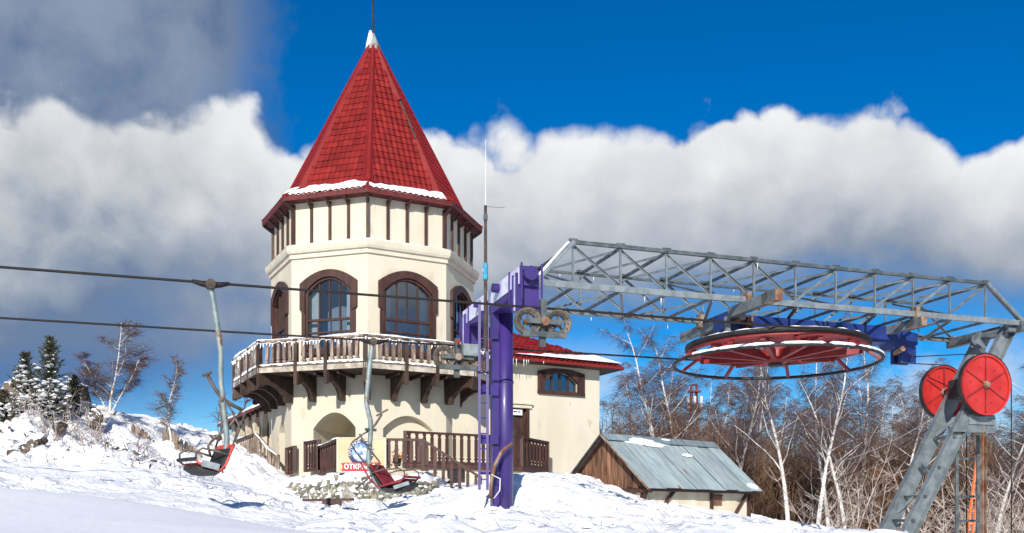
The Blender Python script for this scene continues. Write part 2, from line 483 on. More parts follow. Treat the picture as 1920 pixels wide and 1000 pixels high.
M['room'] = pm('dim_room', (0.30, 0.37, 0.43), (0.40, 0.47, 0.52), 1.0, 0.9)
M['glass'] = glass_mat('window_glass', (0.66, 0.72, 0.76), 0.22)
M['signboard'] = pm('sign_cream_board', (0.56, 0.41, 0.24), (0.62, 0.47, 0.29), 1.5, 0.6, rnd=0)
M['signnavy'] = pm('sign_navy', (0.012, 0.014, 0.05), (0.018, 0.02, 0.07), 3.0, 0.5)
M['signblue'] = pm('sign_blue', (0.05, 0.16, 0.45), (0.30, 0.45, 0.68), 6.0, 0.5)
M['signwhite'] = pm('sign_white', (0.80, 0.80, 0.82), (0.84, 0.84, 0.86), 3.0, 0.5)
M['signlilac'] = pm('sign_lilac', (0.48, 0.38, 0.55), (0.62, 0.55, 0.68), 9.0, 0.5)
M['signred'] = pm('sign_red', (0.52, 0.025, 0.03), (0.58, 0.035, 0.04), 3.0, 0.5)
M['cyan_tape'] = pm('blue_tape', (0.03, 0.25, 0.42), (0.06, 0.36, 0.52), 20.0, 0.5)
M['orange'] = pm('orange_paint', (0.75, 0.16, 0.05), (0.80, 0.22, 0.08), 5.0, 0.5)
M['mastred'] = pm('mast_red', (0.17, 0.035, 0.035), (0.22, 0.05, 0.05), 3.0, 0.6)
M['wire'] = pm('pale_wire', (0.55, 0.55, 0.55), (0.7, 0.7, 0.7), 9.0, 0.6)
M['copper'] = pm('weathered_cap', (0.25, 0.10, 0.05), (0.35, 0.42, 0.38), 3.0, 0.5, metal=0.3)
M['ice'] = pm('ice', (0.75, 0.80, 0.85), (0.85, 0.9, 0.93), 9.0, 0.15)

# ------------------------------------------------------------------ value noise for shapes
_rs = np.random.RandomState(11)
_tab = _rs.rand(256, 256)
def vnoise(x, y, seed=0):
    x = np.asarray(x, float) + seed * 17.31; y = np.asarray(y, float) + seed * 9.77
    xi = np.floor(x).astype(int); yi = np.floor(y).astype(int)
    fx = x - xi; fy = y - yi
    fx = fx * fx * (3 - 2 * fx); fy = fy * fy * (3 - 2 * fy)
    g = lambda a, b: _tab[a % 256, b % 256]
    return (g(xi, yi) * (1 - fx) + g(xi + 1, yi) * fx) * (1 - fy) + (g(xi, yi + 1) * (1 - fx) + g(xi + 1, yi + 1) * fx) * fy - 0.5

# ------------------------------------------------------------------ terrain
GP = []
def gp(px, py, Y): p = P(px, py, Y); GP.append((p.x, p.y, p.z))
for a in [(-500, 985, 2.5), (960, 1060, 2.5), (2400, 1080, 2.5), (0, 1010, 3.5), (960, 1030, 3.5),
          # near smooth drift: crest falls to the right
          (-500, 905, 7.5), (0, 918, 7.5), (200, 929, 7.6), (380, 957, 7.6), (560, 1000, 7.5), (0, 968, 5), (300, 985, 5), (700, 1012, 7), (1100, 1015, 7), (1500, 1025, 7), (2100, 1040, 7),
          (-500, 960, 9.5), (0, 975, 9.6), (300, 988, 9.6), (600, 1004, 10), (900, 1000, 10), (1300, 1003, 10), (1700, 1018, 10),
          (0, 925, 14), (200, 935, 14), (380, 944, 15), (600, 982, 14), (900, 992, 14), (1200, 992, 14), (1500, 1004, 14),
          (0, 895, 19), (200, 905, 19), (400, 925, 19), (560, 962, 19), (740, 978, 19), (860, 968, 18), (940, 941, 18.2), (985, 925, 18.8), (1100, 955, 19), (1300, 982, 19), (1500, 997, 19), (1700, 1030, 20), (1900, 1060, 20),
          (0, 862, 24), (150, 868, 24), (300, 885, 24), (420, 905, 24), (560, 950, 25), (700, 966, 25), (850, 948, 25), (1005, 892, 19.8), (1070, 903, 20.4), (1120, 930, 21), (1000, 915, 23), (1080, 925, 23.5), (1000, 914, 25.5), (1080, 922, 25.5), (1150, 940, 26), (1240, 957, 27.5), (1330, 972, 28), (1450, 982, 28), (1600, 1000, 28), (1800, 1040, 28),
          (0, 800, 27), (60, 775, 29), (150, 790, 29), (230, 830, 29), (300, 850, 29), (380, 880, 29), (500, 905, 29), (520, 935, 28.5), (600, 953, 27.3), (760, 955, 27), (850, 915, 28.5), (900, 905, 30), (1000, 893, 31), (1060, 899, 30),
          (-200, 770, 30), (-500, 760, 32), (20, 745, 32), (120, 755, 33), (220, 782, 34), (300, 815, 34), (350, 842, 32), (420, 855, 31), (460, 848, 32), (500, 880, 32), (400, 822, 38), (430, 820, 40), (340, 800, 37),
          (620, 930, 33), (700, 930, 36), (850, 900, 36), (1000, 895, 36), (1100, 905, 36), (1085, 893, 33), (1150, 926, 30.2), (1230, 950, 29.5), (1320, 966, 30.5), (1420, 972, 33), (1440, 978, 37), (1600, 1005, 38), (1800, 1030, 38)]:
    gp(*a)
for x, y, z in [(-60, 40, 3), (-30, 60, 0), (-10, 62, -1), (10, 58, -.8), (30, 58, -1.5), (60, 60, -2.5), (60, 20, -2), (30, 20, -1.6), (60, -5, -1.5), (20, -5, -1.2), (-60, 5, 0), (-20, -8, -1.0), (-60, -20, -1), (60, -20, -1.5), (0, 90, -3), (60, 95, -4), (-60, 95, -3)]:
    GP.append((x, y, z))
GA = np.array(GP)
_c2 = 1.2
def _phi(r2): return np.sqrt(r2 + _c2)
_n = len(GA)
_A = np.zeros((_n + 3, _n + 3))
_d2 = (GA[:, None, 0] - GA[None, :, 0]) ** 2 + (GA[:, None, 1] - GA[None, :, 1]) ** 2
_A[:_n, :_n] = _phi(_d2) - 0.02 * np.eye(_n) * 4
_A[:_n, _n:] = np.c_[np.ones(_n), GA[:, 0], GA[:, 1]]
_A[_n:, :_n] = _A[:_n, _n:].T
_w = np.linalg.solve(_A, np.r_[GA[:, 2], 0, 0, 0])
def ground(x, y, detail=True):
    x = np.atleast_1d(np.asarray(x, float)); y = np.atleast_1d(np.asarray(y, float))
    xc = np.clip(x, -70, 70); yc = np.clip(y, -25, 100)
    z = np.zeros_like(xc)
    for i in range(0, len(xc), 20000):
        sl = slice(i, i + 20000)
        r2 = (xc[sl, None] - GA[None, :, 0]) ** 2 + (yc[sl, None] - GA[None, :, 1]) ** 2
        z[sl] = _phi(r2) @ _w[:_n] + _w[_n] + _w[_n + 1] * xc[sl] + _w[_n + 2] * yc[sl]
    dist = np.hypot(x - xc, y - yc)
    z = z - 9 * (1 - np.exp(-dist / 120.0))
    if detail:
        a = np.clip((y - 8.5) / 3.0, 0, 1) * np.clip((60 - y) / 15, 0.2, 1)
        sm = 0.03 * vnoise(x * .5, y * .5, 1) + 0.012 * vnoise(x * 1.6, y * 1.6, 2)
        wx = x + .35 * vnoise(x * 1.1, y * 1.1, 12); wy = y + .35 * vnoise(x * 1.1, y * 1.1, 13)
        n1 = vnoise(wx * .7, wy * .7, 3); n2 = vnoise(wx * 1.7, wy * 1.7, 4); n3 = vnoise(wx * 3.9, wy * 3.9, 5); n4 = vnoise(x * 7, y * 7, 6)
        clod = np.clip(n3 * 2.2, -.22, .34) + .5 * np.clip(n4 * 2, -.25, .3)
        patch = np.clip(.55 + 1.6 * vnoise(x * .33, y * .33, 7), .15, 1)
        md = np.clip((-7.5 - x) / 3, 0, 1) * np.clip((y - 22) / 2, 0, 1) * np.clip((36 - y) / 3, 0, 1)
        z = z + 1.3 * md * (.55 * vnoise(x * .55, y * .55, 31) + .38 * np.abs(vnoise(x * 1.15, y * 1.15, 32)) + .2 * vnoise(x * 2.1, y * 2.1, 33))
        z = z + sm + a * (0.16 * n1 + 0.17 * n2 * patch + 0.31 * clod * patch)
    return z
def gz(x, y): return float(ground(x, y)[0])

def axis(core0, core1, step, lo, hi):
    c = list(np.arange(core0, core1 + 1e-6, step))
    a = [core0]; st = step
    while a[-1] > lo:
        st *= 1.16; a.append(a[-1] - st)
    b = [core1]; st = step
    while b[-1] < hi:
        st *= 1.16; b.append(b[-1] + st)
    return np.array(sorted(a[1:]) + c + b[1:])
xs = axis(-17, 16, 0.115, -1500, 1500)
ys = axis(3.0, 44, 0.125, -900, 1800)
XX, YY = np.meshgrid(xs, ys)
ZZ = ground(XX.ravel(), YY.ravel())
nx, ny = len(xs), len(ys)
me = bpy.data.meshes.new('snow_ground')
verts = np.c_[XX.ravel(), YY.ravel(), ZZ]
ii = (np.arange(ny - 1)[:, None] * nx + np.arange(nx - 1)[None, :]).ravel()
faces = np.c_[ii, ii + 1, ii + nx + 1, ii + nx]
me.vertices.add(len(verts)); me.vertices.foreach_set('co', verts.ravel())
me.loops.add(faces.size); me.loops.foreach_set('vertex_index', faces.ravel())
me.polygons.add(len(faces)); me.polygons.foreach_set('loop_start', np.arange(0, faces.size, 4))
me.polygons.foreach_set('use_smooth', np.ones(len(faces), bool))
me.materials.append(M['snow']); me.update(calc_edges=True); me.validate()
tag(put('snow_ground', me), 'white snow covering the hilltop', kind='structure')

# loose clods of broken snow
def clod_stuff():
    mb = MB()
    rnd = random.Random(5)
    for _ in range(1700):
        px = rnd.uniform(-40, 1500); Y = rnd.uniform(9.5, 30)
        x = (px - 960) / F * Y; y = Y
        if vnoise(x * .33, y * .33, 7) < -.08: continue
        if abs(x + 6) < 3.4 and y > 26.5: continue
        r = rnd.uniform(.03, .11) * (1 if rnd.random() < .9 else 1.5)
        sq = rnd.uniform(.45, .9)
        z = gz(x, y)
        ph = rnd.random() * 6
        vs = []
        for k, (zz, rr) in enumerate(((-.5, .9), (.15, 1.0), (.6, .62))):
            for j in range(6):
                t = ph + 2 * PI * j / 6 + rnd.uniform(-.3, .3)
                q = r * rr * rnd.uniform(.7, 1.2)
                vs.append((x + q * math.cos(t), y + q * math.sin(t), z - .02 * r + r * sq * (zz + rnd.uniform(-.15, .15))))
        fs = [(k * 6 + j, k * 6 + (j + 1) % 6, k * 6 + 6 + (j + 1) % 6, k * 6 + 6 + j) for k in range(2) for j in range(6)]
        fs.append(tuple(range(12, 18)))
        mb.add(vs, fs)
    tag(mb.build('snow_clods', M['snow'], None, True), 'broken clods of snow scattered over the hillside', 'snow', kind='stuff')
clod_stuff()

# ------------------------------------------------------------------ the octagonal tower
CX, CY = -5.24, 36.0
A0 = 5.4
RT = 3.79
def oct_v(k, r): a = R(A0 + 45 * k); return Vector((CX + r * math.sin(a), CY - r * math.cos(a), 0))
def beta(k): return R(A0 + 22.5 + 45 * k)
def frame_at(b, ox, oy, oz=0.0):
    c, s = math.cos(b), math.sin(b)
    return Matrix(((c, -s, 0, ox), (s, c, 0, oy), (0, 0, 1, oz), (0, 0, 0, 1)))     # x right, y into the wall, z up
def face_M(k, r):
    ap = r * math.cos(R(22.5)); b = beta(k)
    return frame_at(b, CX + ap * math.sin(b), CY - ap * math.cos(b))
def face_w(r): return 2 * r * math.sin(R(22.5))
def arch_pts(xc, hw, zs, zt, n=14, p=2.0):
    o = []
    for i in range(n + 1):
        t = -1 + 2 * i / n
        o.append((xc + hw * t, zs + (zt - zs) * (1 - abs(t) ** p)))
    return o
def arch_wall(mb, w0, w1, z0, z1, op, depth, Mx):
    """wall from x=w0..w1 with one arched opening op=(xc,hw,zb,zs,zt) and its reveal"""
    if op is None:
        mb.add([(w0, 0, z0), (w1, 0, z0), (w1, 0, z1), (w0, 0, z1)], [(0, 1, 2, 3)], Mx); return
    xc, hw, zb, zs, zt = op
    ar = arch_pts(xc, hw, zs, zt)
    q = lambda a, b, c, d: mb.add([(a, 0, c), (b, 0, c), (b, 0, d), (a, 0, d)], [(0, 1, 2, 3)], Mx)
    q(w0, xc - hw, z0, z1); q(xc + hw, w1, z0, z1); q(xc - hw, xc + hw, z0, zb)
    for (a, b), (c, d) in zip(ar[:-1], ar[1:]):
        mb.add([(a, 0, b), (c, 0, d), (c, 0, z1), (a, 0, z1)], [(0, 1, 2, 3)], Mx)
    loop = [(xc - hw, zb)] + ar + [(xc + hw, zb)]
    for (a, b), (c, d) in zip(loop, loop[1:] + loop[:1]):
        mb.add([(a, 0, b), (a, depth, b), (c, depth, d), (c, 0, d)], [(0, 1, 2, 3)], Mx)
def arch_panel(mb, op, y, Mx):
    xc, hw, zb, zs, zt = op
    lp = [(xc - hw, zb)] + arch_pts(xc, hw, zs, zt) + [(xc + hw, zb)]
    mb.add([(a, y, b) for a, b in lp], [tuple(range(len(lp)))], Mx)
def arch_band(mb, xc, hi, zi0, zsi, zti, ho, zo0, zso, zto, y0, y1, Mx):
    """solid casing between an inner and an outer arch"""
    a = [(xc - hi, zi0)] + arch_pts(xc, hi, zsi, zti) + [(xc + hi, zi0)]
    b = [(xc - ho, zo0)] + arch_pts(xc, ho, zso, zto) + [(xc + ho, zo0)]
    n = len(a)
    vs = [(p[0], y0, p[1]) for p in a] + [(p[0], y0, p[1]) for p in b] + [(p[0], y1, p[1]) for p in a] + [(p[0], y1, p[1]) for p in b]
    fs = []
    for i in range(n - 1):
        fs += [(i, i + 1, n + i + 1, n + i), (n + i, n + i + 1, 3 * n + i + 1, 3 * n + i), (i, 2 * n + i, 2 * n + i + 1, i + 1)]
    fs += [(0, n, 3 * n, 2 * n), (n - 1, 3 * n - 1, 4 * n - 1, 2 * n - 1)]
    mb.add(vs, fs, Mx)
def zarch(x, xc, hw, zs, zt):
    t = max(0.0, 1 - ((x - xc) / hw) ** 2)
    return zs + (zt - zs) * t

tower = thing('castle_tower', (CX, CY, 1.6), 'cream octagonal tower with a pointed red tiled roof and a timber balcony', 'tower')
Z_DECK = 5.28
Z_TOP = 9.45

def arch_window(parent, Mx, label=None):
    """big arched window: opening half-width .84, sill 5.95, springing 7.95, crown 8.50"""
    xc, hw, zb, zs, zt = 0, .88, 5.95, 7.98, 8.50
    mb = MB()
    arch_band(mb, 0, .80, zb + .14, 7.98, 8.43, .885, zb, 8.02, 8.505, -.03, .12, Mx)
    mb.box((0, .045, zb + .07), (1.60, .15, .14), Mx)
    win = mb.build('window', M['brown'], parent)
    if label: win['label'] = label
    mb = MB()
    arch_band(mb, 0, .882, 7.30, 8.02, 8.507, 1.08, 7.42, 8.32, 8.75, -.11, .02, Mx)
    mb.build('hood', M['brown'], win)
    for s in (-1, 1):
        MB().box((s * .95, -.035, (zb - .05 + 7.33) / 2), (.14, .09, 7.33 - zb + .05), Mx).build('casing', M['brown'], win)
    MB().box((0, -.05, zb - .06), (2.02, .14, .11), Mx).build('sill', M['brown'], win)
    for zz, h in ((7.05, .085), (6.62, .06)):
        MB().box((0, .05, zz), (1.60, .09, h), Mx).build('transom', M['brown'], win)
    for xx in (-.42, .42):
        MB().box((xx, .052, (zb + .14 + 7.0) / 2), (.06, .085, 7.0 - zb - .14), Mx).build('mullion', M['brown'], win)
    for xx in (-.38, 0, .38):
        zz = zarch(xx, 0, .80, 7.98, 8.43) + .02
        MB().box((xx, .054, (7.09 + zz) / 2), (.04, .07, zz - 7.09), Mx).build('muntin', M['brown'], win)
    yg = .07
    def pane(poly):
        MB().add([(a, yg, b) for a, b in poly], [tuple(range(len(poly)))], Mx).build('pane', M['glass'], win)
    for a, b in ((-.80, -.42), (-.42, .42), (.42, .80)):
        pane([(a, zb + .14), (b, zb + .14), (b, 6.62), (a, 6.62)])
        pane([(a, 6.62), (b, 6.62), (b, 7.05), (a, 7.05)])
    xsq = [-.80, -.38, 0, .38, .80]
    for a, b in zip(xsq[:-1], xsq[1:]):
        q = [(a + (b - a) * i / 4) for i in range(5)]
        pane([(a, 7.05), (b, 7.05)] + [(x, zarch(x, 0, .80, 7.98, 8.43)) for x in reversed(q)])
    for s in (-1, 1):
        mb = MB()
        n = 9
        for i in range(n):
            x0 = s * (.54 + .032 * i); x1 = s * (.54 + .032 * (i + 1))
            y0 = .26 + .03 * (i % 2); y1 = .26 + .03 * ((i + 1) % 2)
            mb.add([(x0, y0, zb + .1), (x1, y1, zb + .1), (x1, y1, 8.15), (x0, y0, 8.15)], [(0, 1, 2, 3)], Mx)
        mb.build('curtain', M['curtain'], win)
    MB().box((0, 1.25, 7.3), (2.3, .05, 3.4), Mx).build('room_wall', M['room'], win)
    return win

# walls: lower storey with niches, upper storey with windows, timbered drum
lower_ops = {-1: ((.20, .80, 1.75, 3.32, 3.86), 2.3), 0: ((.02, .92, 1.75, 3.30, 3.78), .32), -2: ((.15, .42, 1.75, 3.35, 3.72), .9)}
mb_l, mb_u, mb_d = MB(), MB(), MB()
w = face_w(RT) / 2
for k in range(-4, 4):
    Mx = face_M(k, RT)
    op = lower_ops.get(k)
    arch_wall(mb_l, -w, w, .3, 5.1, op[0] if op else None, op[1] if op else 0, Mx)
    if op:
        mb_n = MB(); arch_panel(mb_n, op[0], op[1], Mx); mb_n.build('niche_wall', M['plaster'], tower)
    arch_wall(mb_u, -w, w, 5.1, Z_TOP, (0, .88, 5.95, 8.02, 8.50), .30, Mx)
    Md = face_M(k, 3.68); wd = face_w(3.68) / 2
    arch_wall(mb_d, -wd, wd, 9.5, 11.2, None, 0, Md)
mb_l.build('ground_floor_wall', M['plaster'], tower)
mb_u.build('upper_floor_wall', M['plaster'], tower)
mb_d.build('drum_wall', M['plaster'], tower)
for k in (-3, -2, -1, 0, 1):
    arch_window(tower, face_M(k, RT))
def oct_loft(prof, ks=range(8), jit=0, seg=1):
    """sweep an (r,z) profile round the octagon"""
    mb = MB(); n = len(prof)
    ks = list(ks)
    for k in ks:
        for i in range(n):
            (r0, z0), (r1, z1) = prof[i], prof[(i + 1) % n]
            a, b, c, d = oct_v(k, r0), oct_v(k + 1, r0), oct_v(k + 1, r1), oct_v(k, r1)
            mb.add([(a.x, a.y, z0), (b.x, b.y, z0), (c.x, c.y, z1), (d.x, d.y, z1)], [(0, 1, 2, 3)])
    return mb
oct_loft([(3.70, 9.22), (3.86, 9.22), (3.88, 9.36), (3.95, 9.38), (3.99, 9.46), (4.02, 9.60), (3.98, 9.66), (3.60, 9.68)]).build('cornice', M['trim'], tower)

def snow_strip(p0, p1, wd, h, mat=None, seed=0, step=.10, droop=.0, inw=None):
    """lumpy snow lying along an edge; inw = direction the strip spreads towards"""
    mb = MB(); rnd = random.Random(seed)
    p0, p1 = Vector(p0), Vector(p1); L = (p1 - p0).length; n = max(2, int(L / step))
    d = (p1 - p0) / L
    a = Vector(inw).normalized() if inw is not None else d.cross(Vector((0, 0, 1))).normalized()
    vs = []
    for i in range(n + 1):
        t = i / n
        lf = float(vnoise(t * L * 1.3 + seed * 3.7, seed * 1.9, 41)) + .5 * float(vnoise(t * L * 3.9 + seed, 2.2, 42))
        hh = h * max(.18, .95 + 1.3 * lf + rnd.uniform(-.08, .08)) * (1 if 0 < i < n else .35)
        ww = wd * max(.5, 1.0 + .7 * lf + rnd.uniform(-.06, .06))
        c = p0.lerp(p1, t)
        for q, e in ((0, -droop * rnd.random()), (.12, hh * .75), (.45, hh), (.85, hh * .55), (1, 0)):
            vs.append(c + a * (ww * q) + Vector((0, 0, e)))
    fs = []
    for i in range(n):
        for j in range(4):
            fs.append((i * 5 + j, i * 5 + 5 + j, i * 5 + 6 + j, i * 5 + 1 + j))
    fs += [tuple(range(5)), tuple(range(n * 5, n * 5 + 5))[::-1]]
    return mb.add(vs, fs)
for k in (-2, -1, 0, 1):
    a, b = oct_v(k, 4.0), oct_v(k + 1, 4.0)
    a.z = b.z = 9.655
    N = Vector((-math.sin(beta(k)), math.cos(beta(k)), 0))
    snow_strip(a, b, .30, .05, seed=k, inw=N).build('cornice_snow', M['snow_fine'], tower, True)

# timber posts on the drum
for k in range(-3, 3):
    Md = face_M(k, 3.68); wd = face_w(3.68)
    for i in range(1, 4):
        x = -wd / 2 + wd * i / 4
        MB().box((x, -.035, 10.39), (.085, .09, 1.46), Md).build('post', M['brown_dark'], tower)
        MB().beam((x, -.08, 10.95), (x, -.36, 11.17), .07, .08).add([], []).build('rafter_bracket', M['brown_dark'], tower, M=Md)
for k in range(-3, 4):
    v = oct_v(k, 3.70); a = R(A0 + 45 * k)
    Mv = frame_at(a, v.x, v.y)
    MB().box((0, -.01, 10.39), (.11, .12, 1.46), Mv).build('post', M['brown_dark'], tower)
    MB().beam((0, -.06, 10.95), (0, -.36, 11.17), .08, .08).build('rafter_bracket', M['brown_dark'], tower, M=Mv)

# roof
RE, ZE, ZA = 4.10, 11.32, 18.35
RC, ZC = 3.42, 11.76
roof = oct_loft([(RE - .02, ZE - .02), (RE - .02, ZE + .0), (RC - .02, ZC - .02), (.05, ZA - .05), (.03, ZA - .08), (.03, ZE - .02)]).build('roof', M['hip'], tower)
oct_loft([(3.60, 11.17), (RE - .05, 11.20), (RE - .05, 11.215), (3.60, 11.185)]).build('soffit', M['soffit'], roof)
oct_loft([(RE - .06, 11.17), (RE + .02, 11.17), (RE + .03, 11.33), (RE - .05, 11.32)]).build('fascia', M['soffit'], roof)
TW, TL = .205, .30
def tile_mesh():
    mb = MB(); n = 6
    pr = [(-.5 * TW + TW * i / n, .022 * (1 - math.cos(2 * PI * i / n)) * .9) for i in range(n + 1)]
    vs = []
    for yy, lift in ((0.0, .004), (0.0, .036), (TL + .02, .006)):
        for x, zz in pr:
            vs.append((x, yy - (.02 if lift > .02 else 0) * math.sin(PI * (x / TW + .5)), zz + lift))
    m = n + 1
    fs = [(i, i + 1, m + i + 1, m + i) for i in range(n)] + [(m + i, m + i + 1, 2 * m + i + 1, 2 * m + i) for i in range(n)]
    mb.add(vs, fs)
    return mb
tile_proto = tile_mesh()
tile_me = tile_proto.mesh('tile', M['tile'])
apE = RC * math.cos(R(22.5))
slope_len = math.hypot(apE, ZA - ZC)
spots = []
for k in range(-3, 3):
    b = beta(k)
    T = Vector((math.cos(b), math.sin(b), 0)); N = Vector((math.sin(b), -math.cos(b), 0))
    base = Vector((CX, CY, ZC)) + N * apE
    up = (Vector((CX, CY, ZA)) - base).normalized()
    nrm = T.cross(up)
    rows = int(slope_len / TL)
    for r_ in range(rows):
        d0 = r_ * TL
        half = face_w(RC) / 2 * (1 - (d0 + .15) / slope_len)
        nc = int(half / TW) + 1
        for c in range(-nc, nc + 1):
            x = c * TW
            if abs(x) + TW * .35 > half: continue
            p = base + T * x + up * (d0 + .01) + nrm * .004
            Mt = Matrix(((T.x, up.x, nrm.x, p.x), (T.y, up.y, nrm.y, p.y), (T.z, up.z, nrm.z, p.z), (0, 0, 0, 1)))
            spots.append((0 if k in (-1, 0) else 1, r_, abs(x), Mt))
spots.sort(key=lambda q: q[:3])
rest = MB()
apF = RE * math.cos(R(22.5)); fl_len = math.hypot(apF - apE, ZC - ZE)
for k in range(-3, 3):
    b = beta(k)
    T = Vector((math.cos(b), math.sin(b), 0)); N = Vector((math.sin(b), -math.cos(b), 0))
    base = Vector((CX, CY, ZE)) + N * apF
    up = (Vector((CX, CY, ZC)) + N * apE - base).normalized(); nrm = T.cross(up)
    for r_ in range(3):
        d0 = r_ * fl_len / 3; half = face_w(RE) / 2 - (face_w(RE) - face_w(RC)) / 2 * (d0 + .1) / fl_len
        nc = int(half / TW) + 1
        for c in range(-nc, nc + 1):
            if abs(c * TW) + TW * .35 > half: continue
            p = base + T * (c * TW) + up * (d0 + .005) + nrm * .004
            rest.add(tile_proto.v, tile_proto.f, Matrix(((T.x, up.x, nrm.x, p.x), (T.y, up.y, nrm.y, p.y), (T.z, up.z, nrm.z, p.z), (0, 0, 0, 1))) @ Matrix.Diagonal((1, fl_len / 3 / TL, 1, 1)))
for i, q in enumerate(spots):
    if i < 300:
        put('tile', tile_me, roof, q[3])
    else:
        rest.add(tile_proto.v, tile_proto.f, q[3])
tag(rest.build('roof_tiling', M['tile'], roof), kind='stuff')
apex = Vector((CX, CY, ZA + .02))
def hip_piece(k, t0, t1, wd=.205, lift=.045, mat='hip', flare=False):
    if flare:
        p0 = oct_v(k, RE + .03); p0.z = ZE + .03
        p1 = oct_v(k, RC + .0); p1.z = ZC + .04
    else:
        v = oct_v(k, RC + .03); v.z = ZC + .02
        p0, p1 = v.lerp(apex, t0), v.lerp(apex, t1)
    a = R(A0 + 45 * k)
    out = Vector((math.sin(a), -math.cos(a), 0)); tan = Vector((math.cos(a), math.sin(a), 0))
    d = (p1 - p0).normalized(); nr = tan.cross(d).normalized()
    mb = MB(); vs = []
    for p, f in ((p0, 1 - .45 * t0), (p1, 1 - .45 * t1)):
        ww = wd * f
        for sx, sz in ((-1, -.42 * .9 + .03), (-.25, lift * 1.6), (.25, lift * 1.6), (1, -.42 * .9 + .03), (1, -.44), (-1, -.44)):
            zz = sz if abs(sz) > .2 else sz
            vs.append(p + tan * (ww * sx) + nr * (zz * (ww if abs(sz) > .2 else 1)))
    fs = [(j, (j + 1) % 6, 6 + (j + 1) % 6, 6 + j) for j in range(6)] + [(0, 5, 4, 3, 2, 1), (6, 7, 8, 9, 10, 11)]
    mb.add(vs, fs)
    return mb.build('hip_cap', M[mat], roof)
for k in range(-3, 4):
    hip_piece(k, 0, .1, .15, .03, flare=True)
    if k == 1:
        hip_piece(k, 0, .33); hip_piece(k, .585, .962)
        hip_piece(k, .34, .58, .05, .03, 'brown_dark')['label'] = 'bare dark batten where the hip cap has come off'
    else:
        hip_piece(k, 0, .962)
# eave snow
for k, f0, f1 in ((-1, .03, .97), (0, .04, .93), (-2, .1, .98)):
    a, b = oct_v(k, RE + .01), oct_v(k + 1, RE + .01)
    a.z = b.z = ZE + .05
    N = Vector((-math.sin(beta(k)), math.cos(beta(k)), 0))
    up = (N * (apF - apE) + Vector((0, 0, ZC - ZE))).normalized()
    snow_strip(a.lerp(b, f0), a.lerp(b, f1), .62, .11, seed=20 + k, inw=up, step=.07, droop=.08).build('eave_snow', M['snow_fine'], roof, True)
rr = random.Random(3)
mb = MB()
for i in range(9):
    k, t = -2, .06 + .07 * i + rr.random() * .03
    v = oct_v(-2, RC + .05); v.z = ZC + .05
    p0 = v.lerp(apex, t); p1 = v.lerp(apex, t + .015 + .02 * rr.random())
    mb.tube([p0, p0.lerp(p1, .5), p1], [.02, .045, .02], 6)
mb.build('hip_snow', M['snow_fine'], roof, True)
Mc = Matrix.Translation((CX, CY, 0))
MB().lathe([(.0, 17.90), (.30, 17.90), (.27, 18.02), (.03, 18.62), (0, 18.64)], 8, Mc).build('spire_cap', M['copper'], roof)
MB().lathe([(.0, 18.0), (.20, 18.0), (.15, 18.25), (.05, 18.66), (0, 18.70)], 8, Matrix.Translation((CX - .105, CY - .02, 0))).build('spire_snow', M['snow_fine'], roof, True)
MB().tube([(CX, CY, 18.5), (CX - .02, CY, 20.5), (CX - .02, CY, 22.4)], [.045, .035, .02], 8).build('lightning_rod', M['black'], roof)

# balcony
RB = 5.18
balc = oct_loft([(RT - .05, 5.10), (RB - .04, 5.10), (RB - .04, Z_DECK), (RT - .05, Z_DECK)], range(-4, 3)).build('balcony', M['beam'], tower)
def baluster_mesh(h, wd, mat, name='baluster'):
    mb = MB()
    pr = [(0, .5), (.05, .5), (.055, .36), (.09, .36), (.10, .62), (.16, .62), (.18, .34), (.22, .5), (.24, .5), (.86, .5), (.88, .36), (.92, .36), (.93, .5), (1, .5)]
    vs = []
    for z, q in pr:
        e = wd * q
        vs += [(-e, -e, z * h), (e, -e, z * h), (e, e, z * h), (-e, e, z * h)]
    fs = [(i * 4 + j, i * 4 + (j + 1) % 4, i * 4 + 4 + (j + 1) % 4, i * 4 + 4 + j) for i in range(len(pr) - 1) for j in range(4)]
    mb.add(vs, fs)
    return mb.mesh(name, M[mat])
bal_me = baluster_mesh(.80, .105, 'weathered')
bal_frost = baluster_mesh(.80, .105, 'frosted_wood')
abR = RB * math.cos(R(22.5)); abT = RT * math.cos(R(22.5)); gap = abR - abT
bracket_poly = [(.02, 5.09), (-gap + .02, 5.09), (-gap + .02, 4.70), (-gap + .18, 4.70), (-gap + .30, 4.78), (-gap + .55, 4.76), (-gap + .80, 4.62), (-.30, 4.42), (-.26, 4.24), (-.02, 4.24)]
def bracket(Mx, name='bracket'):
    mb = MB()
    n = len(bracket_poly)
    vs = [(x, y, z) for x in (-.085, .085) for (y, z) in bracket_poly]
    fs = [tuple(range(n)), tuple(range(2 * n - 1, n - 1, -1))] + [(i, i + n, (i + 1) % n + n, (i + 1) % n) for i in range(n)]
    return mb.add(vs, fs, Mx)
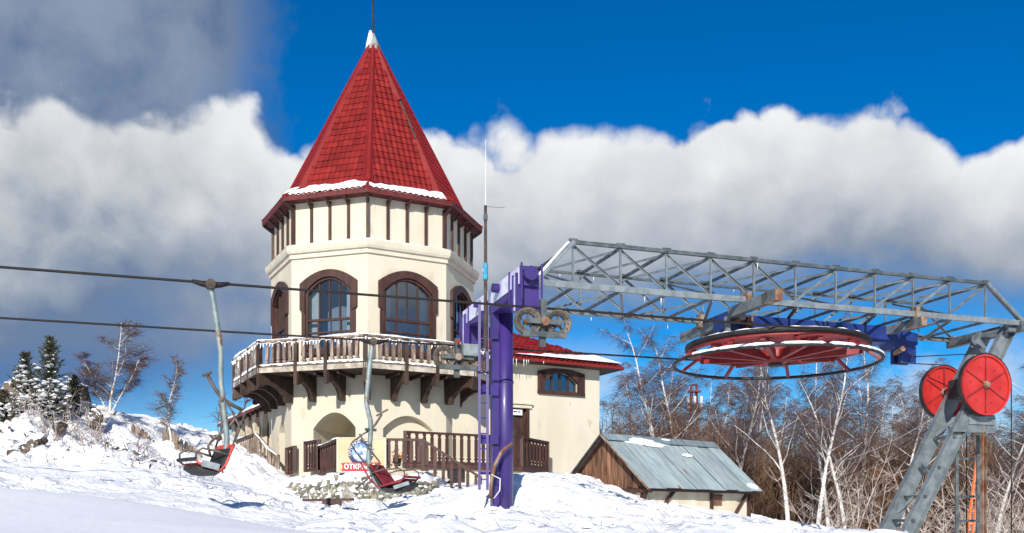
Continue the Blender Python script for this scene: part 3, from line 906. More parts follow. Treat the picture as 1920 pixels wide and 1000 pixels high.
for k in range(-4, 2):
    Mx = face_M(k, RB); wf = face_w(RB)
    Mw = face_M(k, RT)
    wm = M['weathered'] if k > -2 else M['frosted_wood']
    xs_post = [-wf / 2 + .10, -wf * .14, wf * .14, wf / 2 - .10]
    # rails
    oct_a, oct_b = oct_v(k, RB), oct_v(k + 1, RB)
    MB().beam((-wf / 2, .06, 6.165), (wf / 2, .06, 6.165), .13, .07).build('handrail', wm, balc, M=Mx)
    MB().beam((-wf / 2, .06, 5.335), (wf / 2, .06, 5.335), .10, .07).build('foot_rail', wm, balc, M=Mx)
    MB().box((0, -.005, 5.19), (wf - .02, .05, .17), Mx).build('fascia', M['pale_board'] if k > -2 else wm, balc)
    for a, b, nb in ((xs_post[0], xs_post[1], 5), (xs_post[1], xs_post[2], 3), (xs_post[2], xs_post[3], 5)):
        for i in range(nb):
            x = a + (b - a) * (i + 1) / (nb + 1)
            put('baluster', bal_me if k > -2 else bal_frost, balc, Mx @ Matrix.Translation((x, .06, 5.36)) @ Matrix.Rotation(rr.uniform(-.03, .03), 4, 'Y'))
    for x in xs_post[1:3]:
        MB().box((x, .03, 5.42), (.13, .13, 1.52), Mx).build('post', M['beam'], balc)
        bracket(Mw @ Matrix.Translation((x, 0, 0))).build('bracket', M['beam'], balc)
    # joists under the deck
    for j in range(1, 4):
        x = -wf / 2 + wf * (j + .4) / 4.6
        MB().box((x, gap / 2 + .05, 5.04), (.08, gap - .12, .10), Mx).build('joist', M['beam'], balc)
    seed = 40 + k
    N = Vector((-math.sin(beta(k)), math.cos(beta(k)), 0))
    hs = .13 if k < -1 else .055
    a = oct_a.copy(); b = oct_b.copy(); a.z = b.z = 6.20
    snow_strip(a, b, .16, hs, seed=seed, inw=N, step=.12, droop=.03).build('rail_snow', M['snow_fine'], balc, True)
    a = oct_a.copy(); b = oct_b.copy(); a.z = b.z = 5.365 if k < 0 else 5.36
    snow_strip(a - N * .02, b - N * .02, .17, .10 if k < -1 else (.06 if k < 0 else .03), seed=seed + 9, inw=N, step=.1, droop=.05).build('ledge_snow', M['snow_fine'], balc, True)
    # frosted string of lights hanging below the rail
    g_ = MB(); rnd = random.Random(seed)
    pts = []
    nn = 34
    for i in range(nn + 1):
        x = -wf / 2 + wf * i / nn
        pts.append((x, -.03, 6.13 - .05 * abs(math.sin(i * .9)) - .03 * rnd.random()))
    g_.tube(pts, .012, 4)
    for i in range(nn):
        if rnd.random() < .8:
            p = Vector(pts[i]); l = rnd.uniform(.04, .17)
            g_.tube([p, p + Vector((rnd.uniform(-.02, .02), 0, -l * .5)), p + Vector((rnd.uniform(-.03, .03), 0, -l))], [.02, .022, .006], 4)
    g_.build('frosted_garland', M['snow_fine'], balc, M=Mx)
for k in range(-3, 3):
    v, vi = oct_v(k, RB - .06), oct_v(k, RT)
    a = R(A0 + 45 * k)
    MB().box((0, 0, 5.42), (.15, .15, 1.54), frame_at(a, v.x, v.y)).build('post', M['beam'], balc)
    Mv = frame_at(a, vi.x, vi.y) @ Matrix.Diagonal((1.15, (RB - RT) / gap, 1, 1))
    bracket(Mv).build('bracket', M['beam'], balc)

# ------------------------------------------------------------------ annex with hip roof
B0 = beta(0)
v1 = oct_v(1, RT)
N0 = Vector((math.sin(B0), -math.cos(B0), 0)); T0 = Vector((math.cos(B0), math.sin(B0), 0))
ao = v1 - N0 * .42
AM = frame_at(B0, ao.x, ao.y)
AL, AD = 6.70, 6.4
annex = thing('annex_building', AM @ Vector((3.4, 0, 1.4)), 'cream annex with low red hipped roof beside the tower', 'building')
mb = MB()
wx, ww_ = 4.95, .74
op = (wx, ww_, 5.08, 5.42, 5.80)
arch_wall(mb, .0, 2.45, .3, 6.05, None, 0, AM)
q = lambda a, b, c, d, y=0: mb.add([(a, y, c), (b, y, c), (b, y, d), (a, y, d)], [(0, 1, 2, 3)], AM)
q(2.45, 3.55, 4.35, 6.05)
q(2.45, 3.55, .3, 2.05)
for xx in (2.45, 3.55):
    mb.add([(xx, 0, 2.05), (xx, .2, 2.05), (xx, .2, 4.35), (xx, 0, 4.35)], [(0, 1, 2, 3)], AM)
mb.add([(2.45, 0, 4.35), (3.55, 0, 4.35), (3.55, .2, 4.35), (2.45, .2, 4.35)], [(0, 1, 2, 3)], AM)
arch_wall(mb, 3.55, AL, .3, 6.05, op, .22, AM)
mb.add([(AL, 0, .3), (AL, AD, .3), (AL, AD, 6.05), (AL, 0, 6.05)], [(0, 1, 2, 3)], AM)
mb.add([(AL, AD, .3), (-1, AD, .3), (-1, AD, 6.05), (AL, AD, 6.05)], [(0, 1, 2, 3)], AM)
mb.build('wall', M['plaster'], annex)
MB().box((3.30, -.03, 6.0), (6.64, .08, .10), AM).build('cornice', M['trim'], annex)
# window with four lights
win = MB()
win.box((wx, -.045, 5.02), (2.06, .13, .13), AM)
for s in (-1, 1):
    win.box((wx + s * .88, -.04, 5.44), (.28, .12, .70), AM)
arch_band(win, wx, .735, 5.42, 5.42, 5.80, 1.02, 5.79, 5.80, 5.94, -.10, .02, AM)
win = win.build('window', M['brown'], annex)
for xx in (-.36, 0, .36):
    zz = zarch(xx, 0, .74, 5.42, 5.80)
    MB().box((wx + xx, .08, (5.09 + zz) / 2), (.07, .07, zz - 5.09), AM).build('mullion', M['brown'], win)
xq = [-.74, -.36, 0, .36, .74]
for a, b in zip(xq[:-1], xq[1:]):
    pp = [(a, 5.085), (b, 5.085)] + [(b + (a - b) * i / 4, zarch(b + (a - b) * i / 4, 0, .741, 5.42, 5.80)) for i in range(5)]
    MB().add([(wx + x, .10, z) for x, z in pp], [tuple(range(len(pp)))], AM).build('pane', M['glass'], win)
MB().box((wx + .55, .24, 5.4), (.32, .02, .9), AM).build('curtain', M['curtain'], win)
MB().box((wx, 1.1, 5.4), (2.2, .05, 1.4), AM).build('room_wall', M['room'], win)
# door of planks
door = MB().box((3.0, .16, 3.19), (1.08, .04, 2.28), AM).build('door', M['brown_dark'], annex)
for i in range(7):
    MB().box((2.54 + .145 * i + .03, .12, 3.15), (.135, .045, 2.14), AM).build('plank', M['brown_dark'], door)
for xx in (2.49, 3.51):
    MB().box((xx, .03, 3.2), (.10, .16, 2.3), AM).build('door_jamb', M['brown_dark'], door)
MB().box((3.36, .07, 3.1), (.035, .06, .16), AM).build('handle', M['galv_dark'], door)
MB().box((3.0, -.03, 4.42), (1.3, .10, .12), AM).build('door_hood', M['trim'], annex)
MB().box((3.0, -.06, 4.52), (1.36, .16, .06), AM).build('door_hood', M['trim'], annex)
plate = MB().box((3.05, -.012, 4.19), (.44, .02, .20), AM).build('door_plate', M['signwhite'], annex)
MB().box((2.97, -.026, 4.21), (.16, .006, .05), AM).box((3.14, -.026, 4.21), (.10, .006, .05), AM).build('plate_lettering', M['galv_dark'], plate)
# roof
OX, OY = .72, .62
ev = [(.45, -OY), (AL + OX, -OY), (AL + OX, AD + OY), (.45, AD + OY)]
rh = (AD + 2 * OY) / 2; zt = 6.12 + rh * .5
rp = [(.45, AD / 2), (AL + OX - rh, AD / 2)]
mb = MB()
vs = [(x, y, 6.12) for x, y in ev] + [(x, y, zt) for x, y in rp]
mb.add(vs, [(0, 1, 5, 4), (1, 2, 5), (2, 3, 4, 5)], AM)
aroof = mb.build('roof', M['hip'], annex)
MB().add([(x, y, 6.02) for x, y in ev], [(0, 1, 2, 3)], AM).build('soffit', M['brown_dark'], aroof)
for (a, b) in ((0, 1), (1, 2)):
    (x0, y0), (x1, y1) = ev[a], ev[b]
    MB().beam((x0, y0, 6.075), (x1, y1, 6.075), .05, .11).build('fascia', M['hip'], aroof, M=AM)
# metal tiles on the visible slope, with settled snow towards the end
at = MB(); cnt = 0
sl = math.hypot(1, .5); upv = Vector((0, 1 / sl, .5 / sl)); nv = Vector((0, -.5 / sl, 1 / sl))
tiles = []
for r_ in range(int(rh * sl / .36)):
    d0 = r_ * .36
    h = d0 / sl
    x = .5
    while x < AL + OX - h - .28:
        tiles.append((x, d0)); x += TW * 1.15
for x, d0 in tiles:
    p = Vector((x + .1, -OY, 6.125)) + upv * d0
    Mt = Matrix(((1, 0, 0, p.x), (0, upv.y, nv.y, p.y), (0, upv.z, nv.z, p.z), (0, 0, 0, 1))) @ Matrix.Diagonal((1.15, 1.2, 1.1, 1))
    if x > 1.6:
        put('tile', tile_me, aroof, AM @ Mt)
    else:
        at.add(tile_proto.v, tile_proto.f, AM @ Mt)
tag(at.build('roof_tiling', M['tile'], aroof), kind='stuff')
def slope_snow(poly_fn, nx_, nd_, name, parent, Mx, seed, thick=.05):
    pass
mb = MB(); rnd = random.Random(9)
xsn = np.linspace(1.3, AL + OX - .02, 60); dn = np.linspace(0, 2.3, 22)
def cover(x, d):
    h = d / sl
    edge = (AL + OX - h) - x
    if edge < .02: return -1
    lim = .16 + max(0, (x - 2.2)) * .21 + .25 * float(vnoise(x * 2.2, d * 2.2, 21)[()])
    return lim - d + .18 * float(vnoise(x * 5, d * 5, 22)[()])
grid = {}
for i, x in enumerate(xsn):
    for j, d in enumerate(dn):
        c = cover(x, d)
        tk = min(max(c, 0) * .35, .075)
        p = Vector((x, -OY - .02, 6.14)) + upv * d + nv * (tk + .035 if c > 0 else -.03)
        grid[i, j] = p
for i in range(len(xsn)):
    for j in range(len(dn)):
        mb.v.append(tuple(AM @ grid[i, j]))
nj = len(dn)
for i in range(len(xsn) - 1):
    for j in range(nj - 1):
        if max(cover(xsn[i], dn[j]), cover(xsn[i + 1], dn[j]), cover(xsn[i], dn[j + 1]), cover(xsn[i + 1], dn[j + 1])) > 0 and cover(xsn[i + 1], dn[j + 1]) > -.9:
            mb.f.append((i * nj + j, i * nj + nj + j, i * nj + nj + j + 1, i * nj + j + 1))
mb.build('roof_snow', M['snow_fine'], aroof, True)
mb = MB()
for i in range(16):
    x = rnd.uniform(.5, 4.2); l = rnd.uniform(.08, .34)
    mb.tube([AM @ Vector((x, -OY - .03, 6.05)), AM @ Vector((x, -OY - .03, 6.05 - l))], [.018, .003], 5)
mb.build('icicles', M['ice'], aroof)

# ------------------------------------------------------------------ glazed wing on the far side of the tower
wo = Vector((-8.75, 36.9, 0))
BW = math.atan2(-.883, .469) ; BW = R(27.9 - 90)
WM = frame_at(BW, wo.x, wo.y)      # x runs back towards the tower, y into the wing
WLN = 8.5
wing = thing('glazed_wing', WM @ Vector((-4, 0, 2.0)), 'low wing with brown windows and white arches under a red roof edge', 'building')
mb = MB(); mb.box((-WLN / 2, 2.3, 2.6), (WLN, 4.0, 4.0), WM); mb.build('wall', M['plaster'], wing)
zw = 4.62
for i in range(6):
    xw = -.75 - i * 1.35
    wn = MB()
    wn.box((xw, .05, 2.9), (1.02, .12, .10), WM)
    for s in (-1, 1): wn.box((xw + s * .46, .05, 3.55), (.14, .14, 1.9), WM)
    wn.box((xw, .05, 4.38), (1.06, .13, .14), WM)
    wn = wn.build('window', M['brown'], wing)
    MB().box((xw, .06, 3.55), (.06, .08, 1.6), WM).build('mullion', M['brown'], wn)
    MB().box((xw, .07, 3.85), (.8, .07, .06), WM).build('transom', M['brown'], wn)
    for s in (-1, 1):
        MB().box((xw + s * .2, .11, 3.38), (.36, .02, .9), WM).build('pane', M['glass'], wn)
        MB().box((xw + s * .2, .11, 4.08), (.36, .02, .42), WM).build('pane', M['glass'], wn)
    mb = MB()
    pts = [(xw + .675 - .16, 2.0), (xw + .675 - .12, 3.85), (xw + .675 - .42, 4.55), (xw + .675 + .42, 4.55), (xw + .675 + .12, 3.85), (xw + .675 + .16, 2.0)]
    mb.prism(pts, -.62, -.42, WM); mb.build('arch_pier', M['shedwall'], wing)
wroof = MB().add([(.6, -1.0, zw), (-WLN, -1.0, zw), (-WLN, 2.4, zw + 1.1), (.6, 2.4, zw + 1.1), (.6, -1.0, zw - .1), (-WLN, -1.0, zw - .1), (-WLN, 2.4, zw + 1.0), (.6, 2.4, zw + 1.0)],
                 [(0, 1, 2, 3), (4, 5, 6, 7), (0, 1, 5, 4), (1, 2, 6, 5), (0, 3, 7, 4), (2, 3, 7, 6)], WM).build('roof', M['hip'], wing)
for i in range(12):
    x = .3 - i * .75
    MB().beam((x, -.95, zw - .15), (x, .3, zw + .22), .09, .10).build('rafter', M['brown_dark'], wroof, M=WM)
MB().beam((.5, -.55, zw - .16), (-WLN, -.55, zw - .16), .12, .14).build('wall_plate', M['brown_dark'], wroof, M=WM)
a, b = WM @ Vector((-1.6, -1.0, zw + .02)), WM @ Vector((-WLN, -1.0, zw + .02))
snow_strip(a, b, .7, .12, seed=77, inw=(WM.to_3x3() @ Vector((0, 1, .32)))).build('roof_snow', M['snow_fine'], wroof, True)

# ------------------------------------------------------------------ railings
def railing(name, pts, label, h=.82, wd=.085, mat='brown', spacing=.26, snow=0.0, post_top=.0, group=None, sink=0.0, base=True):
    """pts: top-of-rail points; balusters stand vertically under the rail"""
    pts = [Vector(p) for p in pts]
    t = thing(name, (pts[0].x, pts[0].y, pts[0].z - h), label, 'railing', group)
    bm_ = baluster_mesh(h - .10, wd, mat)
    for i, (a, b) in enumerate(zip(pts[:-1], pts[1:])):
        MB().beam(a - Vector((0, 0, .035)), b - Vector((0, 0, .035)), .11, .07).build('handrail', M[mat], t)
        if base:
            MB().beam(a - Vector((0, 0, h + .0)), b - Vector((0, 0, h + .0)), .09, .08).build('foot_rail', M[mat], t)
        hl = math.hypot(b.x - a.x, b.y - a.y)
        n = max(1, int(round(hl / spacing)))
        ang = math.atan2(b.y - a.y, b.x - a.x)
        for j in range(n):
            p = a.lerp(b, (j + .5) / n)
            put('baluster', bm_, t, Matrix.Translation((p.x, p.y, p.z - h + .03)) @ Matrix.Rotation(ang, 4, 'Z'))
        if snow:
            snow_strip(a, b, .10, snow, seed=i + int(abs(a.x) * 10)).build('rail_snow', M['snow_fine'], t, True)
    for p in pts:
        MB().box((p.x, p.y, p.z - h / 2 - .02 - sink / 2), (.12, .12, h + .04 + sink)).build('post', M[mat], t)
    return t
lx = lambda px, py, z: P(px, py, z * F / (985 - py))
pa, pb = P(760, 808, 31), P(978, 819, 33.0)
zr = pa.z
pb.z = zr; pc = P(1027, 829, 35.0); pc.z = zr
railing('landing_railing', [pa, pb, pc], 'long brown railing along the landing in front of the annex door', 1.0, .09, spacing=.275)
f0, f1, f2 = P(722, 822, 28.4), P(793, 823, 28.4), P(900, 893, 28.4)
railing('stair_railing', [f0, f1, f2], 'brown stair railing descending beside the stone wall towards the purple pylon', .92, .095, spacing=.245, base=False)
railing('short_railing', [P(600, 838, 31.4), P(636, 823, 28.6)], 'short snow-topped brown railing joining the sign board', .92, .075, spacing=.46, snow=.05)
railing('side_railing', [P(573, 829, 32.2), P(598, 824, 31.4)], 'small brown railing panel beside the arched niche', .98, .06, spacing=.22, snow=.03)
railing('niche_railing', [P(538, 840, 33.0), P(553, 836, 32.8)], 'narrow brown railing panel closing the narrow side niche', .9, .06, spacing=.125)
s0, s1, s2, s3 = P(424, 842, 41.0), P(480, 812, 35.6), P(506, 842, 34.0), P(521, 853, 33.6)
s0.z = s1.z
railing('wing_stair_railing', [s0, s1, s2, s3], 'weathered railing running down the steps of the glazed wing', .95, .07, 'weathered', spacing=.42, snow=.03, sink=.4)

# landing and terrace
tm = thing('stair_landing', (pa.x + 2, pa.y + 1, 1.0), 'cream rendered landing with brown edge boards under the long railing', 'landing')
d1 = (pb - pa); d1.z = 0
inn = Vector((-N0.x, -N0.y, 0))
mb = MB()
A_, B_, C_ = pa + inn * .02, pb + inn * .02, pc
for (p, q) in ((A_, B_), (B_, C_)):
    mb.add([(p.x, p.y, .2), (q.x, q.y, .2), (q.x, q.y, zr - 1.12), (p.x, p.y, zr - 1.12)], [(0, 1, 2, 3)])
D_ = A_ + inn * 2.2; E_ = C_ + inn * 1.0
mb.add([(A_.x, A_.y, zr - 1.12), (B_.x, B_.y, zr - 1.12), (C_.x, C_.y, zr - 1.12), (E_.x, E_.y, zr - 1.12), (D_.x, D_.y, zr - 1.12)], [(0, 1, 2, 3, 4)])
mb.add([(A_.x, A_.y, .2), (D_.x, D_.y, .2), (D_.x, D_.y, zr - 1.12), (A_.x, A_.y, zr - 1.12)], [(0, 1, 2, 3)])
mb.build('wall', M['plaster'], tm)
for (p, q) in ((A_, B_), (B_, C_)):
    off = Vector((0, -.04, 0))
    a, b = p + off, q + off; a.z = b.z = zr - 1.13
    MB().beam(a, b, .10, .16).build('edge_board', M['brown_dark'], tm)
    a.z = b.z = zr - 1.045
    snow_strip(a, b, .35, .06, seed=5, inw=inn).build('landing_snow', M['snow_fine'], tm, True)
pd = A_.lerp(B_, .42)
Md = frame_at(math.atan2(d1.y, d1.x), pd.x, pd.y)
MB().box((0, -.02, 1.2), (.62, .06, 1.3), Md).build('cellar_door', M['black'], tm)  # darkness of the open doorway, put into a flat black panel

# terrace wall faced with stones; runs round the terrace in a bow
wall_pts = [P(498, 985, 30.6), P(560, 985, 28.9), P(640, 985, 28.0), P(720, 985, 27.7), P(790, 985, 27.9), P(832, 985, 28.9)]
def wall_at(t):
    t *= len(wall_pts) - 1
    i = min(int(t), len(wall_pts) - 2); f = t - i
    p = wall_pts[i].lerp(wall_pts[i + 1], f); d = (wall_pts[i + 1] - wall_pts[i]).normalized()
    return p, d
def wall_top(t):
    return 1.18 + .20 * math.sin(t * PI) + .07 * math.sin(t * 17)
rw = thing('stone_retaining_wall', (wall_pts[3].x, wall_pts[3].y, .5), 'snow-dusted rubble stone wall below the terrace and sign', 'wall')
mb = MB(); n = 40
for i in range(n):
    (p, d), (q, e) = wall_at(i / n), wall_at((i + 1) / n)
    h0, h1 = wall_top(i / n), wall_top((i + 1) / n)
    bk = Vector((0, .5, 0))
    mb.add([(p.x, p.y, -.2), (q.x, q.y, -.2), (q.x, q.y + .18, h1), (p.x, p.y + .18, h0), (q.x, q.y + 1.0, h1), (p.x, p.y + 1.0, h0)], [(0, 1, 2, 3), (3, 2, 4, 5)])
mb.build('core', M['mortar'], rw)
def lump_mesh(name, mat, seed, sub=1, amp=.35, smooth=False, cuts=9):
    bm = bmesh.new()
    bmesh.ops.create_icosphere(bm, subdivisions=sub, radius=1.0)
    rnd = random.Random(seed)
    ph = [rnd.uniform(0, 9) for _ in range(6)]
    for v in bm.verts:
        c = v.co
        f = 1 + amp * (math.sin(2.3 * c.x + ph[0]) * math.sin(2.1 * c.y + ph[1]) + .5 * math.sin(4.3 * c.z + ph[2] + 2 * c.x)) + rnd.uniform(-.5, .5) * amp
        v.co = c * f
    for _ in range(cuts):
        d = Vector((rnd.gauss(0, 1), rnd.gauss(0, 1), rnd.gauss(0, 1))).normalized(); h = rnd.uniform(.55, .9)
        for v in bm.verts:
            e = v.co.dot(d) - h
            if e > 0: v.co -= d * e
    me = bpy.data.meshes.new(name); bm.to_mesh(me); bm.free()
    me.materials.append(mat)
    if smooth: me.polygons.foreach_set('use_smooth', [True] * len(me.polygons))
    return me
stones = [lump_mesh('stone', M['stone'], 30 + i, 2, .10) for i in range(7)]
rnd = random.Random(8)
row_z = .26
ns = 0
while row_z < 1.62:
    t = rnd.uniform(0, .02)
    while t < 1:
        sw = rnd.uniform(.13, .23)
        p, d = wall_at(min(t, .999))
        if row_z < wall_top(t) + .02 and ns < 290 and not (.395 < t < .46 and row_z > .6 and rnd.random() < .85):
            Ms = Matrix.Translation((p.x, p.y + .18 * (row_z + .2) / 1.7 - .01, row_z + rnd.uniform(-.03, .03))) @ Matrix.Rotation(math.atan2(d.y, d.x), 4, 'Z') @ Matrix.Rotation(rnd.uniform(-.6, .6), 4, 'Y') @ Matrix.Rotation(rnd.uniform(-.3, .3), 4, 'X') @ Matrix.Diagonal((sw * (.46 if t < .4 else .74), .11 * rnd.uniform(.6, 1.5), rnd.uniform(.10, .18) if t < .4 else rnd.uniform(.08, .14), 1))
            put('stone', rnd.choice(stones), rw, Ms); ns += 1
        t += (sw * 1.12) / 5.6
    row_z += .14
p0, p1 = None, None
for i in range(10):
    (p, d), (q, e) = wall_at(i / 10), wall_at((i + 1) / 10)
    a = Vector((p.x, p.y + .08, wall_top(i / 10) - .02)); b = Vector((q.x, q.y + .08, wall_top((i + 1) / 10) - .02))
    snow_strip(a, b, 1.0, .13, seed=60 + i, inw=(0, 1, .25), step=.14, droop=.14).build('wall_snow', M['snow_fine'], rw, True)
# snow-topped terrace floor behind the wall
mb = MB(); tn = 14
for i in range(tn):
    (p, _), (q, _) = wall_at(i / tn), wall_at((i + 1) / tn)
    z0, z1 = wall_top(i / tn) + .2, wall_top((i + 1) / tn) + .2
    mb.add([(p.x, p.y + .9, z0), (q.x, q.y + .9, z1), (q.x, 33.6, 1.72), (p.x, 33.6, 1.72)], [(0, 1, 2, 3)])
mb.build('terrace_snow', M['snow_fine'], rw, True)

# sign board
sb = thing('sign_board', P(678, 890, 28.3), 'cream sign board with round mountain emblem and red ribbon fixed to the railing', 'sign')
SM = Matrix.Translation(P(678, 853.5, 28.22))
sx = 28.22 / F
MB().box((0, 0, 0), (92 * sx, .04, 64 * sx), SM).build('panel', M['signboard'], sb)
for s in (-1, 1):
    MB().box((s * 45.2 * sx, -.012, 0), (2.5 * sx, .06, 65 * sx), SM).build('frame', M['trim'], sb)
    MB().box((0, -.012, s * 31.8 * sx), (88 * sx, .06, 2.2 * sx), SM).build('frame', M['trim'], sb)
def disc(r, y0, y1, Mx, n=40):
    return MB().prism([(r * math.cos(2 * PI * i / n), r * math.sin(2 * PI * i / n)) for i in range(n)], y0, y1, Mx)
EM = SM @ Matrix.Translation((-1 * sx, 0, 5 * sx))
emb = disc(24.5 * sx, -.030, -.021, EM).build('emblem', M['signnavy'], sb)
disc(17.0 * sx, -.036, -.031, EM).build('emblem_picture', M['signblue'], emb)
mt = MB()
for poly in ([(-14, 2), (-9, 8), (-5, 3), (0, 14), (3, 6), (7, 9), (14, 1), (9, 3), (4, 1), (0, 5), (-5, -1), (-9, 2)],
             [(-15, -6), (-8, -3), (-2, -7), (5, -4), (15, -7), (11, -11), (0, -9), (-11, -11)], [(4, -1), (9, 0), (12, -3), (7, -3)]):
    mt.prism([(x * sx, z * sx) for x, z in poly], -.041, -.037, EM)
mt.build('emblem_mountains', M['signwhite'], emb)
ml = MB()
for x, z, h in ((-8, -12, 7), (-4, -13, 9), (0, -13, 8), (4, -13, 10), (8, -12, 7)):
    ml.prism([((x - 1.5) * sx, z * sx), ((x + 1.5) * sx, z * sx), ((x + 1.5) * sx, (z + h * .7) * sx), (x * sx, (z + h) * sx), ((x - 1.5) * sx, (z + h * .7) * sx)], -.046, -.042, EM)
ml.build('emblem_rooftops', M['signlilac'], emb)
def text_mesh(body, size, mat, bold=0.0):
    cu = bpy.data.curves.new('lettering', 'FONT')
    cu.body = body; cu.size = size; cu.extrude = .003; cu.align_x = 'CENTER'; cu.align_y = 'CENTER'
    cu.offset = bold
    ob = bpy.data.objects.new('lettering', cu); col.objects.link(ob)
    dg = bpy.context.evaluated_depsgraph_get()
    me = bpy.data.meshes.new_from_object(ob.evaluated_get(dg))
    bpy.data.objects.remove(ob)
    me.materials.clear(); me.materials.append(mat)
    return me
MB().prism([(x * sx, z * sx) for x, z in [(-38, -30.5), (36, -30.5), (33.5, -22.5), (37, -14), (-38, -15), (-35, -22.5)]], -.052, -.047, SM).build('ribbon', M['signred'], sb)
me = text_mesh('ОТКРЫТО', 12.5 * sx, M['signwhite'], .004)
put('lettering', me, sb, SM @ Matrix.Translation((-2 * sx, -.056, -22.3 * sx)) @ Matrix.Rotation(R(90), 4, 'X') @ Matrix.Diagonal((.98, 1.0, 1, 1)))
ring = '·ОРЛИНОЕ ГНЕЗДО·'
for i, ch in enumerate(ring):
    if ch == ' ': continue
    a = R(205 - 230 * i / (len(ring) - 1))
    me = text_mesh(ch, 8.2 * sx, M['signwhite'], .0)
    rr_ = 20.6 * sx
    put('lettering', me, emb, EM @ Matrix.Translation((rr_ * math.cos(a), -.034, rr_ * math.sin(a))) @ Matrix.Rotation(-(a - PI / 2), 4, 'Y') @ Matrix.Rotation(R(90), 4, 'X'))

# dark plank lying on the snow
pl = thing('loose_plank', P(615, 948, 26.6), 'dark wooden plank lying on the snow below the stone wall', 'plank')
yp = 10.0
while yp < 27 and gz(*P(616, 947, yp).xy) < P(616, 947, yp).z: yp += .2
gzp = max(gz(*P(q, 0, yp).xy) for q in range(570, 664, 12))
a, b = P(570, 0, yp), P(662, 0, yp - .1); a.z = gzp + .05; b.z = gzp + .06
MB().beam(a, b, .22, .05).build('board', M['brown_dark'], pl)
a, b = P(605, 0, yp - .15), P(640, 0, yp - .15); a.z = b.z = gzp - .02
MB().beam(a, b, .12, .11).build('block', M['brown_dark'], pl)
pl.location = P(615, 0, yp); pl.location.z = gzp
WORLD[pl.name] = Matrix.Translation(pl.location)
for ch in pl.children: ch.matrix_parent_inverse = WORLD[pl.name].inverted()
# frosted plant pot by the railing
fp = thing('potted_plant', P(745, 870, 29.6), 'small orange-leaved plant behind the balusters on the terrace', 'plant')
rnd = random.Random(2); mb = MB()
for i in range(60):
    c = P(745 + rnd.gauss(0, 6), 856 + rnd.gauss(0, 7), 29.6 + rnd.gauss(0, .08))
    d = Vector((rnd.gauss(0, 1), rnd.gauss(0, 1), rnd.gauss(0, 1))).normalized() * .07; e = d.orthogonal().normalized() * .035
    mb.add([c - d, c + e, c + d, c - e], [(0, 1, 2, 3)])
mb.build('leaves', pm('dry_leaves', (.45, .16, .05), (.55, .30, .12), 9.0), fp)
MB().lathe([(0, 0), (.10, 0), (.15, .24), (.12, .24), (.11, .2), (0, .2)], 12, Matrix.Translation(P(745, 874, 29.6))).build('pot', M['plank'], fp)

# ------------------------------------------------------------------ chairlift station; s runs along the rope, t across it
LO = Vector((-.25, 18.2, 0)); LA = R(18.2)
U = Vector((math.cos(LA), math.sin(LA), 0)); NN = Vector((-math.sin(LA), math.cos(LA), 0))
def LW(s, t, z): return LO + U * s + NN * t + Vector((0, 0, z))
LM = Matrix(((U.x, NN.x, 0, LO.x), (U.y, NN.y, 0, LO.y), (0, 0, 1, 0), (0, 0, 0, 1)))
def LP(px, py, t):
    r = (px - 960) / F
    s = (r * (LO.y + NN.y * t) - LO.x - NN.x * t) / (U.x - r * U.y)
    p = LW(s, t, 0)
    p.z = (985 - py) / F * p.y
    return p
ZR, TR = 3.75, 1.9

# purple pylon
pz = gz(LO.x, LO.y)
py_ = thing('lift_pylon', (LO.x, LO.y, pz), 'purple tubular lift pylon with ladder and box crossarm', 'pylon')
tubeM = Matrix.Translation(LW(.12, 0, 0))
MB().lathe([(0, pz - .6), (.158, pz - .6), (.158, 4.10), (0, 4.10)], 28, tubeM).build('tube', M['purple'], py_, True)
MB().box((-.09, -.02, (pz - .5 + 4.06) / 2), (.13, .16, 4.06 - pz + .5), LM).build('side_column', M['purple'], py_)
for zz, h in ((3.62, .20), (2.55, .20), (1.62, .17), (.98, .05)):
    MB().box((-.24, -.12, zz), (.36, .10, h), LM).build('bracket_plate', M['purple'], py_)
MB().lathe([(.158, 2.70), (.170, 2.71), (.170, 2.75), (.158, 2.76)], 28, tubeM).build('weld_collar', M['purple'], py_, True)
# crossarm box girder with a tapered belly
prof = [(-1.75, 4.16), (-1.2, 4.10), (-.5, 4.02), (.5, 4.02), (1.2, 4.10), (2.05, 4.16), (2.05, 4.50), (-1.75, 4.50)]
mb = MB()
vs = [(x, t, z) for x in (-.16, .16) for t, z in prof]; n = len(prof)
mb.add(vs, [tuple(range(n)), tuple(range(2 * n - 1, n - 1, -1))] + [(i, i + n, (i + 1) % n + n, (i + 1) % n) for i in range(n)], LM)
arm = mb.build('crossarm', M['purple'], py_)
for t in (-1.55, 1.85):
    MB().box((0, t, 4.06), (.36, .26, .62), LM).build('hanger_box', M['purple'], py_)
    for sgn in (-1, 1):
        for q in (-.10, .10):
            MB().box((sgn * .195, t + q, 4.06), (.035, .05, .66), LM).build('stiffener', M['purple'], arm)
    for q in (-.34, .34):
        for sgn in (-1, 1):
            MB().box((sgn * .185, t + q, 4.2), (.03, .03, .62), LM).build('stiffener', M['purple'], arm)
MB().box((-.168, .15, 4.34), (.012, 3.7, .30), LM).build('frosted_face', M['frost'], arm)  # thin pale lilac plate over the purple left-hand side of the girder
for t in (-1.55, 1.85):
    MB().box((-.186, t, 4.06), (.010, .24, .60), LM).build('frosted_face', M['frost'], arm)  # same pale lilac plate on each hanger box
MB().tube([LW(-.30, -.55, 4.38), LW(.0, -.55, 4.38)], .085, 12).build('lifting_eye', M['purple'], arm)
MB().tube([LW(-.28, .75, 4.36), LW(.0, .75, 4.36)], .06, 12).build('lifting_eye', M['purple'], arm)
MB().tube([LW(.0, -1.88, 4.35), LW(.0, -1.70, 4.35)], .13, 8).build('end_cap', M['purple'], arm)
